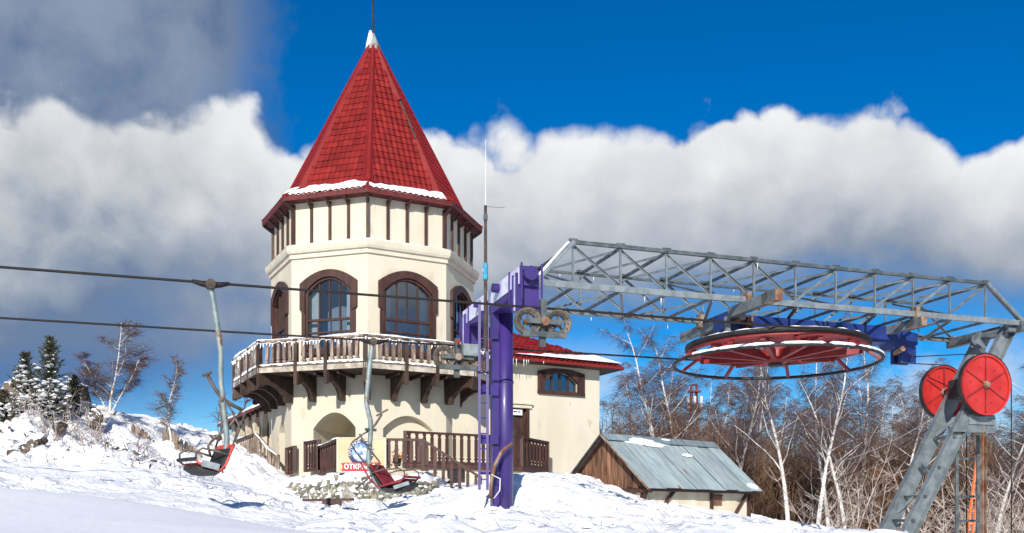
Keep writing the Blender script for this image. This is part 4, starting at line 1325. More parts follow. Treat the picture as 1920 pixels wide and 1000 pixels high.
# ladder
la, lb = LP(899, 0, -.30), LP(914, 0, -.30)
lad = MB()
for p in (la, lb):
    lad.box((p.x, p.y, (pz + .25 + 4.2) / 2), (.05, .03, 4.2 - pz - .25))
lad = lad.build('ladder', M['purple'], py_)
zz = pz + .45
while zz < 4.15:
    MB().tube([(la.x, la.y, zz), (lb.x, lb.y, zz)], .013, 6).build('rung', M['purple'], lad); zz += .285
MB().tube([LP(960, 832, -.3), LP(941, 846, -.35), LP(928, 872, -.3), LP(921, 905, -.28), LP(920, 935, -.25)], .035, 8).build('cable_conduit', M['rusty'], py_, True)
MB().tube([LP(921, 890, -.32), LP(938, 898, -.4), LP(937, 920, -.42), LP(926, 935, -.4)], .012, 6).build('loose_cable', M['wire'], py_, True)

# radio antenna tied to the ladder
am = thing('radio_antenna', (lb.x, lb.y - .06, 4.0), 'thin dark antenna mast with blue tape tied to the pylon ladder', 'antenna')
mp = lambda py: Vector((lb.x - .035, lb.y - .07, (985 - py) / F * lb.y))
MB().tube([mp(655), mp(520), mp(388)], [.034, .032, .028], 8).build('mast', M['bark'], am)
MB().tube([mp(388), mp(265)], [.012, .004], 6).build('whip', M['wire'], am)
MB().tube([mp(527), mp(496)], [.048, .045], 8).build('tape', M['cyan_tape'], am)
MB().tube([mp(390), mp(392) + Vector((.36, 0, 0))], .004, 4).build('spreader', M['galv_dark'], am)
MB().tube([mp(500), mp(508) - Vector((.05, 0, 0)), mp(523)], .01, 5).build('knot', M['wire'], am)
MB().tube([mp(415), mp(405)], .04, 8).build('insulator', M['galv_dark'], am)

# sheave assemblies
def sheave(label, s0, t, z, r, cover=False):
    th = thing('sheave_assembly', LW(s0, t, z), label, 'pulley', 'rope sheaves on the purple crossarm')
    Mrot = Matrix.Rotation(R(90), 4, 'X')
    for k, sgn in enumerate((-1, 1)):
        Mw = LM @ Matrix.Translation((s0 + sgn * .275, t, z)) @ Mrot
        wh = MB().lathe([(r * .58, -.035), (r * .60, .04), (r * .93, .045), (r, .06), (r, .045), (r * .93, 0), (r, -.045), (r, -.06), (r * .93, -.045), (r * .60, -.04)], 32, Mw, True).build('wheel', M['sheave'], th, True)
        MB().lathe([(0, -.05), (.06, -.05), (.07, .0), (.06, .05), (0, .05)], 14, Mw).build('hub', M['rusty'], wh)
        for j in range(5):
            a = 2 * PI * j / 5 + .3
            MB().beam((math.cos(a) * .05, math.sin(a) * .05, 0), (math.cos(a) * r * .62, math.sin(a) * r * .62, 0), .035, .03, (0, 0, 1)).build('spoke', M['sheave'], wh, M=Mw)
        for j in range(12):
            a = 2 * PI * j / 12
            MB().tube([(math.cos(a) * r * .76, math.sin(a) * r * .76, -.052), (math.cos(a) * r * .76, math.sin(a) * r * .76, .052)], .016, 6).build('bolt', M['bark'], wh, M=Mw)
    for q in (-.10, .10):
        MB().box((s0, t + q, z + .0), (.66, .025, .085), LM).build('rocker_arm', M['galv_dark'], th)
    MB().tube([LW(s0, t - .15, z), LW(s0, t + .15, z)], .075, 12).build('pivot', M['rusty'], th)
    MB().box((s0, t, z + .22), (.10, .12, .36), LM).build('hanger', M['galv_dark'], th)
    MB().box((s0, t + .03, z - .22), (.11, .07, .38), LM).build('catcher_post', M['galv_dark'], th)
    MB().box((s0 + .02, t - .02, z - .21), (.80, .10, .09), LM).build('catcher_bar', M['galv_dark'], th)
    return th
sheave('pair of rusty spoked sheaves on the near end of the purple crossarm', .20, -TR, ZR - .25, .235)
p = LP(872, 670, TR)
fs_ = sheave('pair of sheaves on the far end of the crossarm, against the balcony', -.32, TR, ZR - .25, .235)
MB().box((-.05, TR - .05, ZR - .10), (.36, .28, .24), LM).build('switch_box', M['grey_panel'], fs_)
MB().tube([LW(-.38, TR - .2, ZR + .05), LW(-.33, TR - .2, ZR + .05)], .045, 8).build('red_lamp', M['red_bright'], fs_)

# truss bridge
truss = thing('truss_bridge', LW(6, 0, 4.4), 'grey galvanised steel truss bridge carrying the big rope wheel', 'truss')
ZB, ZTp, TH = 4.43, 5.24, 1.0
S0, S1, S2, S3 = .42, 1.13, 10.73, 11.72
np_ = 10
ps = [S1 + (S2 - S1) * i / np_ for i in range(np_ + 1)]
gm = M['galv']; gd = M['galv_dark']
for t, sg in ((-TH, 1), (TH, -1)):
    MB().angle(LW(S1, t, ZTp), LW(S2, t, ZTp), .070, .012, fx=sg, fz=-1).build('top_chord', gd, truss)
    MB().channel(LW(S0, t, ZB), LW(S3, t, ZB), .07, .115, side=-sg).build('bottom_chord', gm, truss)
    MB().angle(LW(S0, t, ZB + .05), LW(S1, t, ZTp), .085, .012, fx=sg, fz=-1).build('end_chord', gm, truss)
    MB().angle(LW(S2, t, ZTp), LW(S3, t, ZB + .05), .085, .012, fx=sg, fz=-1).build('end_chord', gm, truss)
    for i, s in enumerate(ps):
        MB().angle(LW(s, t, ZB + .06), LW(s, t, ZTp - .03), .050, .008, up=NN).build('post', gm, truss)
        MB().box((s, t + sg * .01, ZTp + .03), (.16, .06, .05), LM).build('gusset', gd, truss)
        if i < np_:
            s2 = ps[i + 1]
            q = (s, s2) if i < 5 else (s2, s)
            MB().angle(LW(q[0], t + sg * .05, ZTp - .05), LW(q[1], t + sg * .05, ZB + .07), .042, .008, up=NN).build('diagonal', gm, truss)
for i, s in enumerate(ps):
    MB().angle(LW(s, -TH, ZB - .03), LW(s, TH, ZB - .03), .055, .008).build('cross_member', gm, truss)
    MB().angle(LW(s, -TH, ZTp - .03), LW(s, TH, ZTp - .03), .055, .008).build('cross_member', gm, truss)
    if i < np_:
        s2 = ps[i + 1]
        a, b = ((-TH, TH) if i % 2 else (TH, -TH))
        MB().angle(LW(s, TH, ZTp - .08), LW(s2, -TH, ZTp - .08), .05, .008).build('lateral_brace', gm, truss)
        MB().angle(LW(s, a, ZB - .075), LW(s2, b, ZB - .075), .05, .008).build('lateral_brace', gm, truss)
for i in (0, 3, 6, 9):
    MB().angle(LW(ps[i], -TH + .06, ZB + .06), LW(ps[i] + .1, TH - .06, ZTp - .1), .05, .008).build('sway_brace', gm, truss)
MB().box((S0 + .04, 0, ZB + .0), (.10, 2 * TH + .1, .20), LM).build('end_beam', gm, truss)
MB().box((S3 - .05, 0, ZB - .08), (.14, 2 * TH + .2, .22), LM).build('end_beam', gd, truss)
for t in (-TH, TH):
    MB().box((S3 + .0, t, ZB), (.10, .14, .16), LM).build('end_plate', M['rusty'], truss)
# snow lying on the sloping end and a few icicles
for t in (-TH, TH):
    a, b = LW(S0, t, ZB + .08), LW(S1 - .05, t, ZTp + .02)
    snow_strip(a, b, .16, .07, seed=90 + int(t), inw=-NN * t).build('chord_snow', M['snow_fine'], truss, True)
mb = MB(); rnd = random.Random(4)
for i in range(12):
    s = rnd.uniform(1.2, 6); l = rnd.uniform(.05, .16); t = rnd.choice((-TH, TH, TH))
    p = LW(s, t, (ZB - .1) if rnd.random() < .5 else (ZTp - .06))
    mb.tube([p, p - Vector((0, 0, l))], [.012, .002], 4)
mb.build('icicles', M['ice'], truss)

# carriage below the truss
car = thing('wheel_carriage', LW(7, 0, 4.0), 'dark blue carriage beam with rusty cross channels slung under the truss', 'carriage')
mb = MB()
bp_ = [(4.75, 3.96), (4.75, 4.335), (9.0, 4.335), (9.62, 4.22), (9.62, 3.98), (9.4, 3.86), (9.0, 3.86), (8.9, 3.98)]
vs = [(s, t, z) for t in (-.20, .20) for s, z in bp_]; n = len(bp_)
mb.add(vs, [tuple(range(n)), tuple(range(2 * n - 1, n - 1, -1))] + [(i, i + n, (i + 1) % n + n, (i + 1) % n) for i in range(n)], LM)
mb.build('main_beam', M['blue'], car)
MB().box((9.40, -.12, 3.76), (.40, .10, .36), LM).build('lug', M['blue'], car)
MB().box((9.40, .12, 3.76), (.40, .10, .36), LM).build('lug', M['blue'], car)
MB().tube([LW(9.15, -.05, 3.80), LW(9.02, -.45, 3.82)], .06, 10).build('pin', M['rusty'], car)
MB().tube([LW(9.48, -.19, 3.74), LW(9.48, .19, 3.74)], .04, 10).build('pin', M['black'], car)
def cross(s, t0, t1, z, w=.14, h=.20):
    MB().channel(LW(s, t0, z), LW(s, t1, z), w, h, side=1).build('cross_channel', gm, car)
    MB().beam(LW(s, t0 - .012, z), LW(s, t0 + .45, z), w + .012, h + .012).build('rusty_end', M['rusty'], car)
cross(4.72, -2.2, -.55, 4.26); cross(4.95, -.6, 1.9, 4.24, .12); cross(5.25, -.4, 1.5, 4.16, .12)
cross(8.85, -1.25, 1.25, 4.24, .13, .18)
for s, t in ((4.8, -1.0), (8.85, -1.0), (4.9, 1.0), (8.85, 1.0)):
    MB().box((s, t, 4.42), (.09, .20, .30), LM).build('roller_bracket', M['rusty'], car)
for s, t in ((4.75, -.35), (5.05, .3)):
    MB().box((s, t, 3.98), (.10, .09, .50), LM).build('hanger', gm, car)
MB().tube([LW(6.12, 0, 3.4), LW(6.12, 0, 4.05)], .11, 16).build('axle', M['black'], car)

# bull wheel
SC = 6.12
bw = thing('bull_wheel', LW(SC, 0, 3.5), 'large red spoked rope wheel lying flat under the truss with a guard hoop', 'wheel')
BM = LM @ Matrix.Translation((SC, 0, 0))
rW = 1.86
rim = MB().lathe([(rW - .15, 3.655), (rW - .02, 3.655), (rW - .03, 3.69), (rW - .03, 3.70), (rW - .02, 3.72), (rW - .15, 3.72)], 96, BM, True).build('rim', M['red_wheel'], bw, True)
MB().lathe([(rW - .10, 3.725), (rW + .02, 3.725), (rW + .03, 3.79), (rW + .02, 3.81), (rW - .10, 3.81)], 96, BM, True).build('rim_liner', M['black'], bw, True)
MB().lathe([(.60, 3.700), (rW - .40, 3.700), (rW - .40, 3.715), (.60, 3.715)], 72, BM, True).build('web_plate', M['red_wheel'], bw, True)
MB().lathe([(.0, 3.42), (.22, 3.42), (.24, 3.48), (.24, 3.9), (0, 3.9)], 24, BM).build('hub', M['red_wheel'], bw, True)
MB().lathe([(.0, 3.36), (.15, 3.36), (.15, 3.43), (0, 3.43)], 16, BM).build('hub_cap', M['black'], bw)
for j in range(10):
    a = 2 * PI * j / 10 + .22
    Ms = BM @ Matrix.Rotation(a, 4, 'Z')
    mb = MB().prism([(.20, 3.46), (rW - .08, 3.60), (rW - .08, 3.69), (.20, 3.66)], -.045, .045, Ms)
    mb.build('spoke', M['red_wheel'], bw)
rs_ = MB(); rnd = random.Random(1)
a0, a1 = R(185), R(300)
pts = [BM @ Vector(((rW - .02) * math.cos(a0 + (a1 - a0) * i / 40), (rW - .02) * math.sin(a0 + (a1 - a0) * i / 40), 3.812 + .008 * rnd.random())) for i in range(41)]
rs_.tube(pts, [.004 + .022 * rnd.random() ** 2 for _ in pts], 6).build('rim_snow', M['snow_fine'], bw, True)
# guard hoop on short legs
rG, zG = 2.12, 3.42
hoop = MB().lathe([(rG + .035 * math.cos(2 * PI * i / 8), zG + .035 * math.sin(2 * PI * i / 8)) for i in range(8)], 96, BM, True).build('guard_hoop', M['black'], bw, True)
for j in range(9):
    a = 2 * PI * j / 9 + .15
    p0 = BM @ Vector(((rW - .12) * math.cos(a), (rW - .12) * math.sin(a), 3.66)); p1 = BM @ Vector((rG * math.cos(a), rG * math.sin(a), zG))
    MB().beam(p0, p1, .07, .05).build('guard_leg', M['red_wheel'], bw)
for j, (a0, a1) in enumerate(((186, 236), (239, 262), (264, 281), (283, 322))):
    k = int((a1 - a0) / 2)
    pts = [BM @ Vector((rG * math.cos(R(a0 + (a1 - a0) * i / k)), rG * math.sin(R(a0 + (a1 - a0) * i / k)), zG + .03)) for i in range(k + 1)]
    MB().tube(pts, [.012] + [.030 + .014 * rnd.random() for _ in range(k - 1)] + [.012], 8).build('hoop_snow', M['snow_fine'], hoop, True)

# haul rope: two strands and the turn round the wheel
pts = []
for s in np.linspace(-40, SC, 60): pts.append(LW(float(s), -TR, ZR + .0004 * max(0, -s - 8) ** 2))
for i in range(1, 24):
    a = -PI / 2 + PI * i / 24
    pts.append(LW(SC + TR * math.cos(a), TR * math.sin(a), ZR))
for s in np.linspace(SC, -40, 60): pts.append(LW(float(s), TR, ZR + .0004 * max(0, -s - 8) ** 2))
tag(MB().tube(pts, .021, 6).build('haul_rope', M['rope'], None, True), 'dark steel haul rope running over the sheaves and round the red wheel', 'rope')

# support frame of the far truss end
sf = thing('support_frame', LW(8.5, -.5, -.6), 'leaning grey steel support frame under the far end of the truss', 'frame')
LEG0, LEG1 = (11.55, 4.32), (8.05, -1.5)
for t, sd in ((-.80, 1), (-.08, -1)):
    MB().channel(LW(LEG0[0], t, LEG0[1]), LW(LEG1[0], t, LEG1[1]), .13, .33, up=U, side=sd).build('leg', gm, sf)
MB().beam(LW(11.55, -.95, 4.30), LW(11.55, .1, 4.30), .30, .10).build('head_beam', gm, sf)
def on_leg(z, t): f = (z - LEG1[1]) / (LEG0[1] - LEG1[1]); return LW(LEG1[0] + (LEG0[0] - LEG1[0]) * f, t, z)
for zz in (1.92, 1.25, .62, .1):
    MB().beam(on_leg(zz, -.78), on_leg(zz, -.10), .07, .06).build('rung', gd, sf)
for z0, z1 in ((.25, .95), (1.4, 1.0)):
    MB().beam(on_leg(z0, -.12), on_leg(z1, -.72), .05, .06).build('brace', gm, sf)
MB().beam(on_leg(2.0, -.15), on_leg(2.55, -.72), .06, .07).build('brace', gm, sf)
mb = MB(); gp_ = [(9.95, 2.02), (11.15, 2.02), (11.15, 2.36), (10.75, 2.62), (10.35, 2.62)]
mb.prism(gp_, -.84, -.80, LM); mb.build('gusset_plate', gm, sf)
MB().beam(LW(10.4, -.82, 2.30), LW(11.1, -.82, 2.30), .10, .22).build('short_beam', gm, sf)
MB().channel(LW(10.84, -.82, 2.2), LW(10.84, -.82, -1.4), .09, .11, up=U).build('post', M['rusty'], sf)
MB().beam(LW(11.56, -.72, 4.25), LW(10.75, -.45, 3.15), .10, .05).build('brace', gm, sf)
MB().beam(LW(11.2, -.08, 4.25), LW(11.35, -.6, 3.6), .10, .05).build('brace', gm, sf)
# ladder behind the post
ld = MB()
q0, q1 = LP(1794, 0, -.1), LP(1834, 0, -.1)
for p in (q0, q1):
    ld.box((p.x, p.y, .5), (.07, .05, 3.1))
ld = ld.build('ladder', gd, sf)
for zz in (1.5, .65, .1, -.5):
    MB().beam((q0.x, q0.y, zz), (q1.x, q1.y, zz), .05, .05).build('rung', gd, ld)

def pulley(label, t, r, s=10.66, z=3.02):
    w_ = thing('tension_pulley', LW(s, t, z), label, 'pulley', 'red tension wheels on the support frame')
    Mw = LM @ Matrix.Translation((s, t, z)) @ Matrix.Rotation(R(90), 4, 'X')      # local +z faces the camera side
    MB().lathe([(0, .0), (r * .94, .0), (r * .94, .035), (r, .045), (r, .0), (r * .93, -.04), (r * .93, -.06), (r, -.10), (r * .6, -.10), (0, -.08)], 56, Mw).build('disc', M['red_bright'], w_, False)
    for j in range(6):
        a = 2 * PI * j / 6 + PI / 2
        MB().box((r * .5, 0, .012), (r * .86, .022, .026), Mw @ Matrix.Rotation(a, 4, 'Z')).build('rib', M['red_wheel'], w_)
        b = a + .4
        MB().tube([Mw @ Vector((r * .62 * math.cos(b), r * .62 * math.sin(b), 0)), Mw @ Vector((r * .62 * math.cos(b), r * .62 * math.sin(b), .012))], .018, 8).build('bolt', M['seat_red'], w_)
    MB().lathe([(0, .09), (.055, .09), (.085, .04), (.085, 0)], 16, Mw).build('hub', M['rusty'], w_)
    MB().lathe([(r + .012, -.10), (r + .012, .0), (r + .004, .0), (r + .004, -.10)], 56, Mw, True).build('tyre', M['black'], w_)
    return w_
pulley('near, larger red tension wheel with rusty hub on the leaning frame', -1.05, .655)
pulley('far red tension wheel half hidden behind the leaning frame leg', .16, .60)
MB().tube([LW(10.66, -1.0, 3.02), LW(10.66, .12, 3.02)], .07, 12).build('axle', gd, sf)
MB().box((10.62, -.45, 3.02), (.34, .5, .40), LM).build('bearing_block', M['black'], sf)
# tension ropes
for nm, t0, t1, z0, lab in (('tension_rope', -.12, -1.08, 3.72, 'thin steel rope from blue carriage over the near tension wheel'), ('tension_rope', .12, .13, 3.62, 'thin steel rope from blue carriage over the far tension wheel')):
    r_ = .66 if t0 < 0 else .60
    pts = [LW(9.48, t0, z0)]
    for i in range(9):
        a = PI / 2 - (PI / 2) * i / 8
        pts.append(LW(10.66 + (r_ + .02) * math.cos(a), t1, 3.02 + (r_ + .02) * math.sin(a)))
    pts.append(LW(10.66 + r_ + .02, t1, -1.5))
    tag(MB().tube(pts, .012, 6).build(nm, M['rope'], None, True), lab, 'rope')
# orange ladder leaning behind
oa, ob = LP(1812, 1040, .6), LP(1838, 842, .6)
ol = thing('orange_ladder', (oa.x, oa.y, oa.z), 'orange painted ladder leaning behind the steel post', 'ladder')
for w_ in (-.06, .10):
    MB().beam(oa + U * w_, ob + U * w_, .05, .04).build('rail', M['orange'], ol)
for i in range(8):
    p = oa.lerp(ob, .05 + .12 * i)
    MB().beam(p - U * .06, p + U * .10, .035, .03).build('rung', M['orange'], ol)
# guy wires beyond the frame
for i, (p0, p1, lab) in enumerate(((P(1560, 870, 40), P(1815, 745, 24), 'sagging pale wire running down into the birch trees'), (P(1880, 706, 24), P(1990, 740, 30), 'upper of the pale wires leaving the red wheels'),
                                   (P(1880, 716, 24), P(1990, 752, 30), 'lower of the pale wires leaving the red wheels'), (P(1470, 940, 40), P(1790, 775, 24), 'dark thin wire hanging across the birch trunks'))):
    m_ = (p0 + p1) / 2 - Vector((0, 0, .25))
    tag(MB().tube([p0, (p0 + m_) / 2 - Vector((0, 0, .04)), m_, (p1 + m_) / 2 - Vector((0, 0, .04)), p1], .012 if i < 3 else .010, 5).build('guy_wire', M['wire'] if i < 3 else M['rope'], None, True), lab, 'wire')

# ------------------------------------------------------------------ chairs
def chair(label, t, wdir, path, hang_r, extra):
    """path: (px,py) of the hanger pipe in the rope's plane; wdir: the seat's width direction"""
    root = thing('lift_chair', LP(*path[-1], t), label, 'chair', 'chairs hanging on the haul rope')
    pts = [LP(x, y, t) for x, y in path]
    # smooth the pipe
    sm = []
    for i in range(len(pts) - 1):
        a, b = pts[max(i - 1, 0)], pts[i]; c, d = pts[i + 1], pts[min(i + 2, len(pts) - 1)]
        for k in range(5):
            u = k / 5
            sm.append(0.5 * ((2 * b) + (c - a) * u + (2 * a - 5 * b + 4 * c - d) * u * u + (3 * b - a - 3 * c + d) * u ** 3))
    sm.append(pts[-1])
    MB().tube(sm, hang_r, 10).build('hanger', M['chairpipe'], root, True)
    top = pts[0]
    g_ = LP(path[0][0], path[0][1], t); g_.z = ZR
    gr = MB().tube([g_ + U * -.28 + Vector((0, 0, .01)), g_ + U * -.14 + Vector((0, 0, -.02)), g_ + Vector((0, 0, -.03)), g_ + U * .14 + Vector((0, 0, -.02)), g_ + U * .28 + Vector((0, 0, .01))], [.028, .045, .06, .045, .028], 8).build('grip', M['rope'], root, True)
    MB().tube([g_ - NN * .10 + Vector((0, 0, -.03)), g_ + NN * .10 + Vector((0, 0, -.03))], .075, 10).build('clamp', M['bark'], gr)
    Wd = Vector(wdir).normalized()
    def Q(px, py, w=0.0):
        return LP(px, py, t) + Wd * w
    extra(root, Q, Wd)
    return root
def slab(mb, a, b, w0, w1, Wd, th):
    """board from a to b (edge line), widened along Wd"""
    d = (b - a).normalized(); nr = d.cross(Wd).normalized() * th
    mb.add([a + Wd * w0, b + Wd * w0, b + Wd * w1, a + Wd * w1, a + Wd * w0 + nr, b + Wd * w0 + nr, b + Wd * w1 + nr, a + Wd * w1 + nr],
           [(0, 1, 2, 3), (4, 7, 6, 5), (0, 4, 5, 1), (1, 5, 6, 2), (2, 6, 7, 3), (3, 7, 4, 0)])
    return mb
def body1(root, Q, Wd):
    # seat opens to the left, backrest leans on the hanger foot
    for i in range(4):
        f0, f1 = i / 4 + .02, (i + 1) / 4 - .03
        slab(MB(), Q(424, 834), Q(404, 880), -.23 + .46 * f0, -.23 + .46 * f1, Wd, .03).build('back_slat', M['seat_orange'], root)
    for i in range(4):
        f0, f1 = i / 4 + .02, (i + 1) / 4 - .02
        slab(MB(), Q(404, 882).lerp(Q(362, 868), f0), Q(404, 882).lerp(Q(362, 868), f1), -.23, .23, Wd, .03).build('seat_slat', M['seat_orange'], root)
    mb = MB(); lo = [(420, 846), (414, 868), (404, 884), (390, 893), (372, 890), (356, 880), (357, 874), (374, 881), (390, 884), (400, 876), (410, 858), (417, 842)]
    n = len(lo)
    vs = [Q(x, y, w_) for w_ in (-.20, .20) for x, y in lo]
    mb.add(vs, [tuple(range(n)), tuple(range(2 * n - 1, n - 1, -1))] + [(i, i + n, (i + 1) % n + n, (i + 1) % n) for i in range(n)])
    mb.build('seat_shell', M['black'], root)
    slab(MB(), Q(396, 872), Q(364, 864), -.255, -.245, Wd, .10).build('side_panel', M['grey_panel'], root)
    for w_, m_ in ((-.24, 'seat_orange'), (.24, 'chairdark')):
        MB().tube([Q(422, 836, w_), Q(408, 872, w_), Q(396, 884, w_), Q(358, 870, w_), Q(350, 862, w_)], .018, 8).build('side_frame', M[m_], root, True)
        MB().tube([Q(416, 856, w_), Q(392, 848, w_), Q(364, 842, w_), Q(352, 850, w_), Q(352, 866, w_)], .016, 8).build('armrest', M['chairdark'], root, True)
        MB().tube([Q(417, 750, w_ * .35), Q(432, 800, w_), Q(420, 838, w_)], .016, 8).build('side_tube', M['chairdark'], root, True)
    MB().tube([Q(350, 862, -.26), Q(350, 862, .26)], .03, 8).build('front_bar', M['black'], root)
    MB().tube([Q(388, 702, 0), Q(402, 728, 0), Q(416, 747, 0), Q(436, 760, 0), Q(452, 768, 0)], .028, 8).build('lap_bar', M['chairdark'], root, True)
    MB().tube([Q(389, 700, -.10), Q(387, 703, .10)], .024, 8).build('footrest', M['chairdark'], root)
    MB().tube([Q(456, 766, .0), Q(434, 798, .05), Q(404, 826, .1), Q(398, 836, .12), Q(404, 856, .14)], .020, 8).build('lap_bar', M['chairdark'], root, True)
    MB().tube([Q(461, 771, .0), Q(440, 812, -.1), Q(430, 830, -.15)], .018, 8).build('lap_bar', M['chairdark'], root, True)
    MB().tube([Q(409, 750, -.08), Q(424, 750, .08)], .03, 8).build('pivot', M['chairdark'], root)
    MB().tube([Q(430, 838, .25), Q(434, 868, .3), Q(438, 886, .3)], .014, 6).build('rear_strut', M['chairdark'], root)
def body2(root, Q, Wd):
    for i in range(4):
        f0, f1 = i / 4 + .02, (i + 1) / 4 - .03
        slab(MB(), Q(704, 873), Q(731, 909), -.23 + .46 * f0, -.23 + .46 * f1, Wd, .03).build('back_slat', M['seat_red'], root)
    for i in range(4):
        f0, f1 = i / 4 + .02, (i + 1) / 4 - .02
        slab(MB(), Q(732, 912).lerp(Q(770, 900), f0), Q(732, 912).lerp(Q(770, 900), f1), -.23, .23, Wd, .03).build('seat_slat', M['seat_red'], root)
    mb = MB(); lo = [(700, 876), (713, 901), (722, 915), (736, 924), (758, 922), (774, 911), (773, 905), (754, 914), (736, 917), (725, 910), (714, 895), (703, 875)]
    n = len(lo)
    vs = [Q(x, y, w_) for w_ in (-.17, .20) for x, y in lo]
    mb.add(vs, [tuple(range(n)), tuple(range(2 * n - 1, n - 1, -1))] + [(i, i + n, (i + 1) % n + n, (i + 1) % n) for i in range(n)])
    mb.build('seat_shell', M['black'], root)
    slab(MB(), Q(752, 912), Q(780, 903), -.265, -.255, Wd, -.08).build('side_panel', M['grey_panel'], root)
    for w_ in (-.24, .24):
        MB().tube([Q(690, 868, w_), Q(708, 900, w_), Q(722, 914, w_), Q(764, 904, w_), Q(773, 894, w_)], .020, 8).build('side_frame', M['seat_red' if w_ < 0 else 'chairdark'], root, True)
        MB().tube([Q(712, 888, w_), Q(730, 882, w_), Q(762, 880, w_), Q(772, 886, w_), Q(772, 896, w_)], .015, 8).build('armrest', M['chairdark'], root, True)
    MB().tube([Q(773, 895, -.26), Q(773, 895, .26)], .028, 8).build('front_bar', M['seat_red'], root)
    MB().tube([Q(695, 806, 0), Q(704, 796, 0), Q(716, 777, 0)], .024, 8).build('lap_bar', M['chairdark'], root, True)
    MB().tube([Q(706, 780, 0), Q(727, 768, 0)], .020, 8).build('footrest', M['chairdark'], root)
    MB().tube([Q(695, 806, 0), Q(676, 815, .05), Q(655, 828, .1), Q(652, 832, .1), Q(662, 848, .1), Q(690, 884, .12), Q(700, 895, .12)], .018, 8).build('lap_bar', M['chairdark'], root, True)
    MB().tube([Q(677, 814, -.05), Q(690, 832, -.1), Q(718, 866, -.12), Q(716, 876, -.12), Q(694, 900, -.1), Q(672, 918, -.1)], .018, 8).build('lap_bar', M['chairdark'], root, True)
    MB().tube([Q(690, 806, -.08), Q(700, 806, .08)], .03, 8).build('pivot', M['chairdark'], root)
    MB().tube([Q(692, 880, .2), Q(682, 898, .24), Q(670, 916, .2)], .014, 6).build('rear_strut', M['chairdark'], root)
chair('rusty lift chair with orange-red seat hanging before the snowy mound', -TR, (-.75, .66, 0), [(395, 536), (402, 576), (409, 622), (414, 662), (414, 708), (418, 752), (424, 806), (425, 838), (414, 866)], .042, body1)
chair('lift chair with dark red seat hanging before the sign board', TR, (.52, .85, 0), [(699, 640), (694, 678), (689, 728), (687, 754), (691, 775), (695, 794), (694, 828), (691, 862), (697, 887), (708, 908), (722, 920), (740, 921)], .050, body2)

# ------------------------------------------------------------------ wooden shed
E0 = Vector((4.376, 30.4, 0)); se = Vector((.79, .613, 0)).normalized(); sg_ = Vector((-se.y, se.x, 0))
SHM = Matrix(((se.x, sg_.x, 0, E0.x), (se.y, sg_.y, 0, E0.y), (0, 0, 1, 0), (0, 0, 0, 1))) @ Matrix.Scale(.8, 4)     # x along the eave, y across the gable
ZEv, ZRg, HW, SL = 1.555, 3.77, 2.66, 6.86
shed = thing('wooden_shed', SHM @ Vector((3, 2.6, .2)), 'half-buried shed with plank gable and grey metal roof', 'shed')
mb = MB()
mb.add([(.30, .45, -1), (SL - .2, .45, -1), (SL - .2, .45, ZEv + .2), (.30, .45, ZEv + .2)], [(0, 1, 2, 3)], SHM)
mb.add([(.30, .45, -1), (.30, 4.9, -1), (.30, 4.9, ZEv + .2), (.30, .45, ZEv + .2)], [(0, 1, 2, 3)], SHM)
mb.add([(SL - .2, .45, -1), (SL - .2, 4.9, -1), (SL - .2, 4.9, ZEv + .2), (SL - .2, .45, ZEv + .2)], [(0, 1, 2, 3)], SHM)
mb.build('wall', M['shedwall'], shed)
# gable planks
npk = 30
for i in range(npk):
    y0 = .15 + (2 * HW - .3) * i / npk; y1 = y0 + (2 * HW - .3) / npk - .012
    f = lambda y: ZEv - .05 + (ZRg - ZEv) * (1 - abs(y - HW) / HW)
    jx = .19 + .012 * ((i * 7) % 3)
    zb = ZEv - .06 + .03 * ((i * 5) % 4)
    vs = [(x, y, z) for x in (jx, jx + .025) for y, z in ((y0, zb), (y1, zb), (y1, max(f(y1), zb + .02)), (y0, max(f(y0), zb + .02)))]
    MB().add(vs, [(0, 1, 2, 3), (4, 7, 6, 5), (0, 4, 5, 1), (1, 5, 6, 2), (2, 6, 7, 3), (3, 7, 4, 0)], SHM).build('plank', M['plank'], shed)
MB().add([(.235, .1, ZEv - .1), (.235, 2 * HW - .1, ZEv - .1), (.235, HW, ZRg - .08)], [(0, 1, 2)], SHM).build('gable_lining', M['brown_dark'], shed)
MB().beam((.2, .1, ZEv - .16), (.2, 2 * HW, ZEv - .16), .12, .14).build('tie_beam', M['brown_dark'], shed, M=SHM)
MB().beam((.1, .12, ZEv - .10), (SL - .05, .12, ZEv - .10), .14, .15).build('wall_plate', M['brown_dark'], shed, M=SHM)
for (x0, z0), (x1, z1), nm in (((1.9, ZEv - .12), (.75, .35), 'brace'), ((4.2, ZEv - .12), (4.2, .1), 'post'), ((6.6, ZEv - .14), (5.35, 0), 'brace'), ((6.72, ZEv - .14), (6.72, -.2), 'post'), ((.25, ZEv - .14), (-.12, .5), 'brace')):
    MB().beam((x0, .36 if nm == 'post' else .38, z0), (x1, .36 if nm == 'post' else .38, z1), .09, .13, up=(0, 1, 0)).build(nm, M['brown_dark'], shed, M=SHM)
MB().beam((.24, 1.4, ZEv - .2), (.24, 1.4, .2), .09, .12).build('post', M['brown_dark'], shed, M=SHM)
MB().beam((.26, .6, ZEv - .1), (.26, .95, .2), .08, .11, up=(1, 0, 0)).build('brace', M['brown_dark'], shed, M=SHM)
hat = MB().box((4.62, .42, ZEv - .48), (.62, .05, .42), SHM).build('hatch', M['plank'], shed)
MB().box((4.62, .40, ZEv - .26), (.68, .05, .05), SHM).build('hatch_rail', M['brown_dark'], hat)
MB().box((3.4, .435, .50), (5.0, .03, .05), SHM).build('wall_batten', M['plank'], shed)
